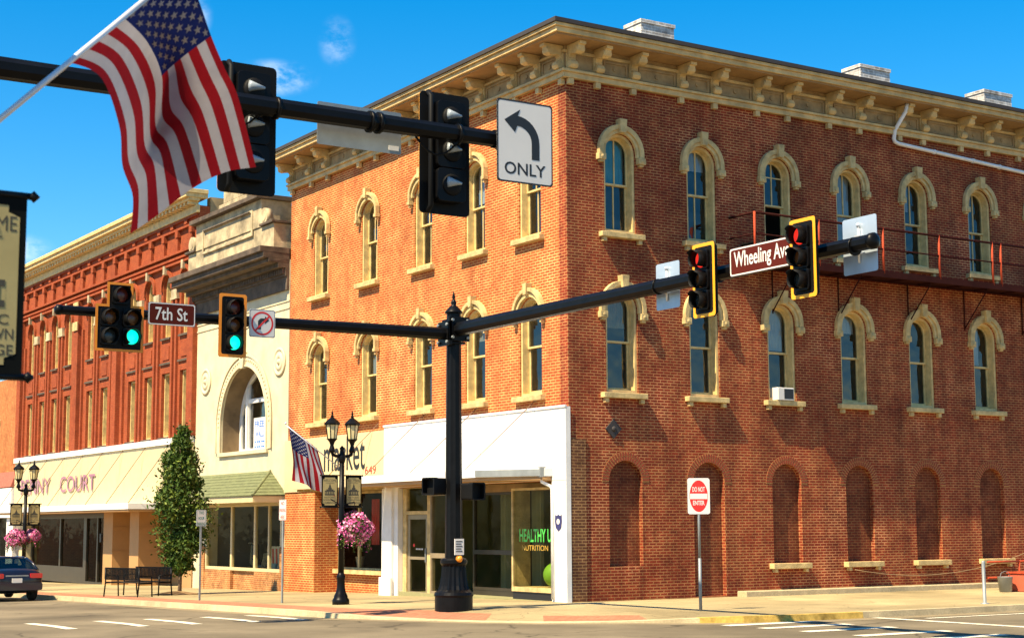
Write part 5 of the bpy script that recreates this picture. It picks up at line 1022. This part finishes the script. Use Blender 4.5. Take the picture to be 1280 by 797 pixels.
bench((-4.85, 16.75, zg(16.7)), R(-72), 'black slatted bench beside the tree trunk, farther from the kerb')

# ------------------------------------------------------------------ parked car
def car(loc, rz, label):
    r_ = tag(empty('parked_car', loc, rz, local=True), label, 'car')
    # stations along the car from tail (y=0) to nose: (y, half-width, z underside, z shoulder, z deck)
    ST = [(0.0, .74, .42, .66, .70), (.05, .82, .34, .80, .92), (.16, .85, .28, .86, 1.00), (.60, .87, .24, .90, 1.03), (1.0, .88, .22, .90, 1.00), (1.6, .885, .20, .89, .98), (2.6, .885, .20, .88, .97), (3.3, .875, .20, .86, .96), (3.9, .85, .22, .80, .88), (4.35, .80, .26, .70, .78), (4.6, .68, .34, .58, .64)]
    b = MB(); V = []
    for y, hw, zb_, zs, zd in ST:
        V += [(-hw * .80, y, zb_), (-hw * .97, y, zb_ + .08), (-hw, y, (zb_ + zs) / 2 + .03), (-hw * .985, y, zs), (-hw * .90, y, zd - .02), (-hw * .55, y, zd + .015), (0, y, zd + .03), (hw * .55, y, zd + .015), (hw * .90, y, zd - .02), (hw * .985, y, zs), (hw, y, (zb_ + zs) / 2 + .03), (hw * .97, y, zb_ + .08), (hw * .80, y, zb_)]
    k = 13; n_ = len(ST)
    b.add(V, [(i * k + j, i * k + (j + 1) % k, (i + 1) * k + (j + 1) % k, (i + 1) * k + j) for i in range(n_ - 1) for j in range(k)] + [tuple(range(k)), tuple((n_ - 1) * k + j for j in range(k))], 0, True)
    bo = b.build('body', M_CAR, r_); ss = bo.modifiers.new('smooth', 'SUBSURF'); ss.levels = 2; ss.render_levels = 2
    # cabin: pillars and roof, with the glass as its own piece
    CB = [(.50, .74, 1.00), (1.15, .60, 1.36), (1.45, .585, 1.40), (2.30, .585, 1.40), (2.62, .60, 1.36), (3.45, .74, .96)]
    rf_ = MB(); V = []
    for y, hw, z in CB[1:5]: V += [(-hw, y, z - .03), (-hw * .6, y, z), (0, y, z + .015), (hw * .6, y, z), (hw, y, z - .03)]
    rf_.add(V, [(i * 5 + j, i * 5 + j + 1, (i + 1) * 5 + j + 1, (i + 1) * 5 + j) for i in range(3) for j in range(4)], 0, True)
    ro = rf_.build('roof', M_CAR, r_); so2 = ro.modifiers.new('thick', 'SOLIDIFY'); so2.thickness = .03
    pl_ = MB()
    for s in (-1, 1):
        pl_.tube([(s * .80, .52, .98), (s * .72, .85, 1.20), (s * .60, 1.15, 1.345)], .045, 6); pl_.tube([(s * .80, 3.45, .94), (s * .61, 2.62, 1.345)], .035, 6); pl_.tube([(s * .84, 1.95, .95), (s * .60, 1.95, 1.375)], .04, 6); pl_.tube([(s * .6, 1.15, 1.345), (s * .59, 1.5, 1.38), (s * .59, 2.3, 1.38), (s * .61, 2.62, 1.345)], .03, 6)
    pl_.build('pillar', M_CAR, r_)
    gl = MB(); gl.add([(-.78, .52, .99), (.78, .52, .99), (.59, 1.15, 1.35), (-.59, 1.15, 1.35)], [(0, 1, 2, 3)]); gl.add([(-.78, 3.45, .95), (.78, 3.45, .95), (.6, 2.62, 1.34), (-.6, 2.62, 1.34)], [(0, 1, 2, 3)])
    for s in (-1, 1): gl.add([(s * .80, .60, .97), (s * .83, 1.9, .95), (s * .80, 3.4, .95), (s * .61, 2.62, 1.34), (s * .59, 1.45, 1.37), (s * .6, 1.15, 1.34)], [tuple(range(6))])
    gl.build('window', M_CARGL, r_)
    for s in (-1, 1):
        t = MB(); t.ext(rrect(min(s * .42, s * .80), max(s * .42, s * .80), .74, .89, .03), [], -.055, .035, SIGN); t.build('tail_light', M_TAIL, r_, bevel=.01)
        MB().box(s * .90 - .06, s * .90 + .06, 3.0, 3.12, .92, 1.05).build('mirror', M_CAR, r_, bevel=.03)
    bm_ = MB(); bm_.ext(rrect(-.80, .80, .36, .60, .06), [], -.12, .075, SIGN); bm_.build('bumper', M_CAR, r_, bevel=.03)
    lp = MB(); lp.ext(rrect(-.16, .16, .60, .74, .015), [], -.04, .045, SIGN); lp.build('number_plate', M_SIGNW, r_)
    tb = MB(); tb.box(-.36, .36, -.03, -.012, .80, .84); tb.build('boot_trim', M_GALV, r_)
    for x in (-.76, .76):
        for y in (.95, 3.65):
            wq = MB(); wq.lathe([(.18, -.10), (.29, -.11), (.32, -.08), (.325, 0), (.32, .08), (.29, .11), (.18, .10)], (x, y, .325), 24, xf=lambda X, Y, Z: (Z, X, Y)); wo = wq.build('wheel', M_TYRE, r_)
            MB().lathe([(0, -.09), (.19, -.085), (.19, .085), (0, .09)], (x, y, .325), 16, xf=lambda X, Y, Z: (Z, X, Y)).build('rim', M_RIM, wo)
    ib_ = MB(); ib_.box(-.6, .6, 1.3, 1.5, .6, 1.12); ib_.box(-.6, -.1, 2.1, 2.3, .6, 1.16); ib_.box(.1, .6, 2.1, 2.3, .6, 1.16); ib_.build('seat', M_INK, r_)
    return r_
car((-8.42, 18.75, zg(19.5) - .13), R(0), 'dark blue saloon car parked at the kerb, seen from behind at the left edge')

# ------------------------------------------------------------------ small things along the side street
rl_ = tag(empty('railing', (14.2, -1.0, 0)), 'low red pipe railing near the wall at the right edge', 'railing')
k = MB()
for z in (.78, .33): k.tube([(13.7, -1.3, z), (15.05, -1.3, z)], .03, 8)
k.build('rail', M_FIRE, rl_)
for x in (15.05, 16.6): MB().tube([(x, -1.3, -.05), (x, -1.3, .80)], .03, 8).build('post', M_FIRE, rl_)
MB().tube([(15.05, -1.3, .78), (16.6, -1.3, .78)], .03, 8).build('rail', M_FIRE, rl_)
bo_ = tag(empty('bollard', (7.19, -6.85, 0)), 'short silver pipe bollard on the pavement below the last bricked-up arch', 'bollard')
MB().lathe([(.10, -.05), (.10, .02), (.042, .03), (.042, .97), (.036, 1.0), (0, 1.01)], (7.19, -6.85, 0), 14).build('post', M_GALV, bo_)
bu = tag(empty('bucket', (12.9, -2.6, 0)), 'dented silver bucket standing beside the red box at the right edge', 'bucket')
MB().lathe([(.17, 0), (.21, .40), (.22, .41), (.20, .41), (.16, .02), (0, .02)], (12.9, -2.6, 0), 18).build('pail', M_GALV, bu); MB().tube([(12.69, -2.6, .40), (12.75, -2.6, .52), (12.9, -2.6, .56), (13.05, -2.6, .52), (13.11, -2.6, .40)], .008, 6).build('handle', M_GALV, bu)
bx = tag(empty('storage_box', (13.6, -2.7, 0)), 'faded red plastic box beside the silver bucket at the right edge', 'box')
u = MB(); u.box(13.25, 14.4, -3.0, -2.4, 0, .48); u.build('body', mat('faded_red_plastic', (.50, .10, .05), .6), bx, bevel=.02); MB().box(13.22, 14.43, -3.03, -2.37, .48, .54).build('lid', M_FIRE, bx, bevel=.015)
cb = MB(); A, B = Vector((9.5, -.25, .62)), Vector((17.5, -.25, 1.25)); cb.tube([A + (B - A) * (i / 24) + Vector((0, 0, -.85 * 4 * (i / 24) * (1 - i / 24) * .55)) for i in range(25)], .010, 6)
tag(cb.build('cable', mat('tan_cable', (.30, .20, .10), .7)), 'thin tan cable sagging along the foot of the brick side wall', 'cable')
ac = tag(empty('air_conditioner', (7.2, -.1, 5.3)), 'white window air conditioner on the sill of a second floor side window', 'air conditioner')
u = MB(); u.fb(SIDE, 6.86, 7.44, -.28, .20, 5.27, 5.62); ao = u.build('case', M_SIGNW, ac, bevel=.015); u = MB(); u.fb(SIDE, 7.08, 7.41, .201, .208, 5.31, 5.58); u.build('grille', M_INK, ao)
ob_ = tag(empty('storage_box', (5.2, -.5, 8.98)), 'black box standing on the near end of the red fire escape', 'box')
u = MB(); u.fb(SIDE, 5.55, 6.05, .30, .80, 8.985, 9.42); u.build('body', M_BLACKM, ob_, bevel=.02); u = MB(); u.fb(SIDE, 5.52, 6.08, .27, .83, 9.42, 9.46); u.build('lid', M_BLACKM, ob_, bevel=.01)
eb = tag(MB().lathe([(.32 * math.cos(R(t)), .32 * math.sin(R(t))) for t in range(-90, 91, 12)], (.52, 1.42, .62), 24).build('exercise_ball', M_BALL), 'bright green ball in the display window below the green lettering', 'ball')
st = tag(MB().box(.20, .9, .8, 2.6, .185, .30).build('display_plinth', M_STONE), 'low display plinth under the green ball in the shop window', 'plinth')
# display in the grey shop: a motor scooter and a red and white board
sc_ = tag(empty('motor_scooter', (1.0, 20.7, 0)), 'dark motor scooter on show behind the glass of the green awning shop', 'scooter')
u = MB(); u.ext([(21.7, .55), (21.6, 1.25), (21.5, 1.28), (21.45, .75), (21.2, .52), (20.7, .52), (20.5, .95), (19.8, 1.0), (19.7, .8), (20.1, .55), (20.2, .4), (21.4, .38)], [], -.8, -1.1, FRONT); u.build('body', mat('dark_scooter_paint', (.04, .05, .06), .25), sc_, bevel=.05)
u = MB(); u.tube([(.7, 21.55, 1.3), (1.25, 21.55, 1.3)], .025, 8); u.lathe([(0, -.05), (.10, 0), (0, .05)], (.95, 21.68, 1.15), 12); u.build('handlebar', M_GALV, sc_)
for y in (21.75, 20.15):
    u = MB(); u.lathe([(.10, -.06), (.22, -.06), (.25, 0), (.22, .06), (.10, .06)], (.95, y, .25), 18, xf=lambda X, Y, Z: (Z, X, Y)); u.build('wheel', M_TYRE, sc_)
bd_ = tag(MB().fb(FRONT, 17.6, 19.9, -.75, -.70, .45, 1.20).build('display_board', M_SIGNW), 'white board with red shapes propped low in the green awning shop window', 'board')
u = MB()
for k, y in enumerate((18.4, 18.7, 19.0, 19.3)): u.ext([(y, .55), (y + .13, .55), (y + .17, 1.12), (y + .05, 1.12)], [], -.699, -.69, FRONT)
u.build('lettering', M_RED, bd_)
for k, (y, m_) in enumerate(((18.7, 'blue'), (18.1, 'silver'))):
    u = MB(); u.ext([(y - .2, .02), (y + .2, .02), (y + .1, .62), (y - .3, .62)], [], -.35, -.42, FRONT); tag(u.build('leaflet_stand', mat(m_ + '_card', (.08, .28, .45) if k == 0 else (.35, .37, .38), .3)), ['bright blue card stand low in the green awning shop window', 'silver grey card stand low in the green awning shop window'][k], 'stand')
# market window: a white pot and red cloth hung inside
po = tag(MB().lathe([(.10, 0), (.15, .35), (.17, .36), (.14, .36), (.10, .02), (0, .02)], (1.15, 13.6, .55), 16).build('flower_pot', M_SIGNW), 'white pot on the sill inside the market window', 'pot')
rc = MB(); nn = 10; P = []
for i in range(nn + 1): a = 12.6 + .5 * i / nn; P += [(1.3 + .04 * math.sin(i * 2), a, 1.3), (1.3 + .04 * math.sin(i * 2), a, 2.75)]
rc.add(P, [(2 * i, 2 * i + 2, 2 * i + 3, 2 * i + 1) for i in range(nn)]); rco = tag(rc.build('hanging_cloth', M_RED), 'red cloth hanging inside the market window behind the lamp', 'cloth'); rco.modifiers.new('t', 'SOLIDIFY').thickness = .01
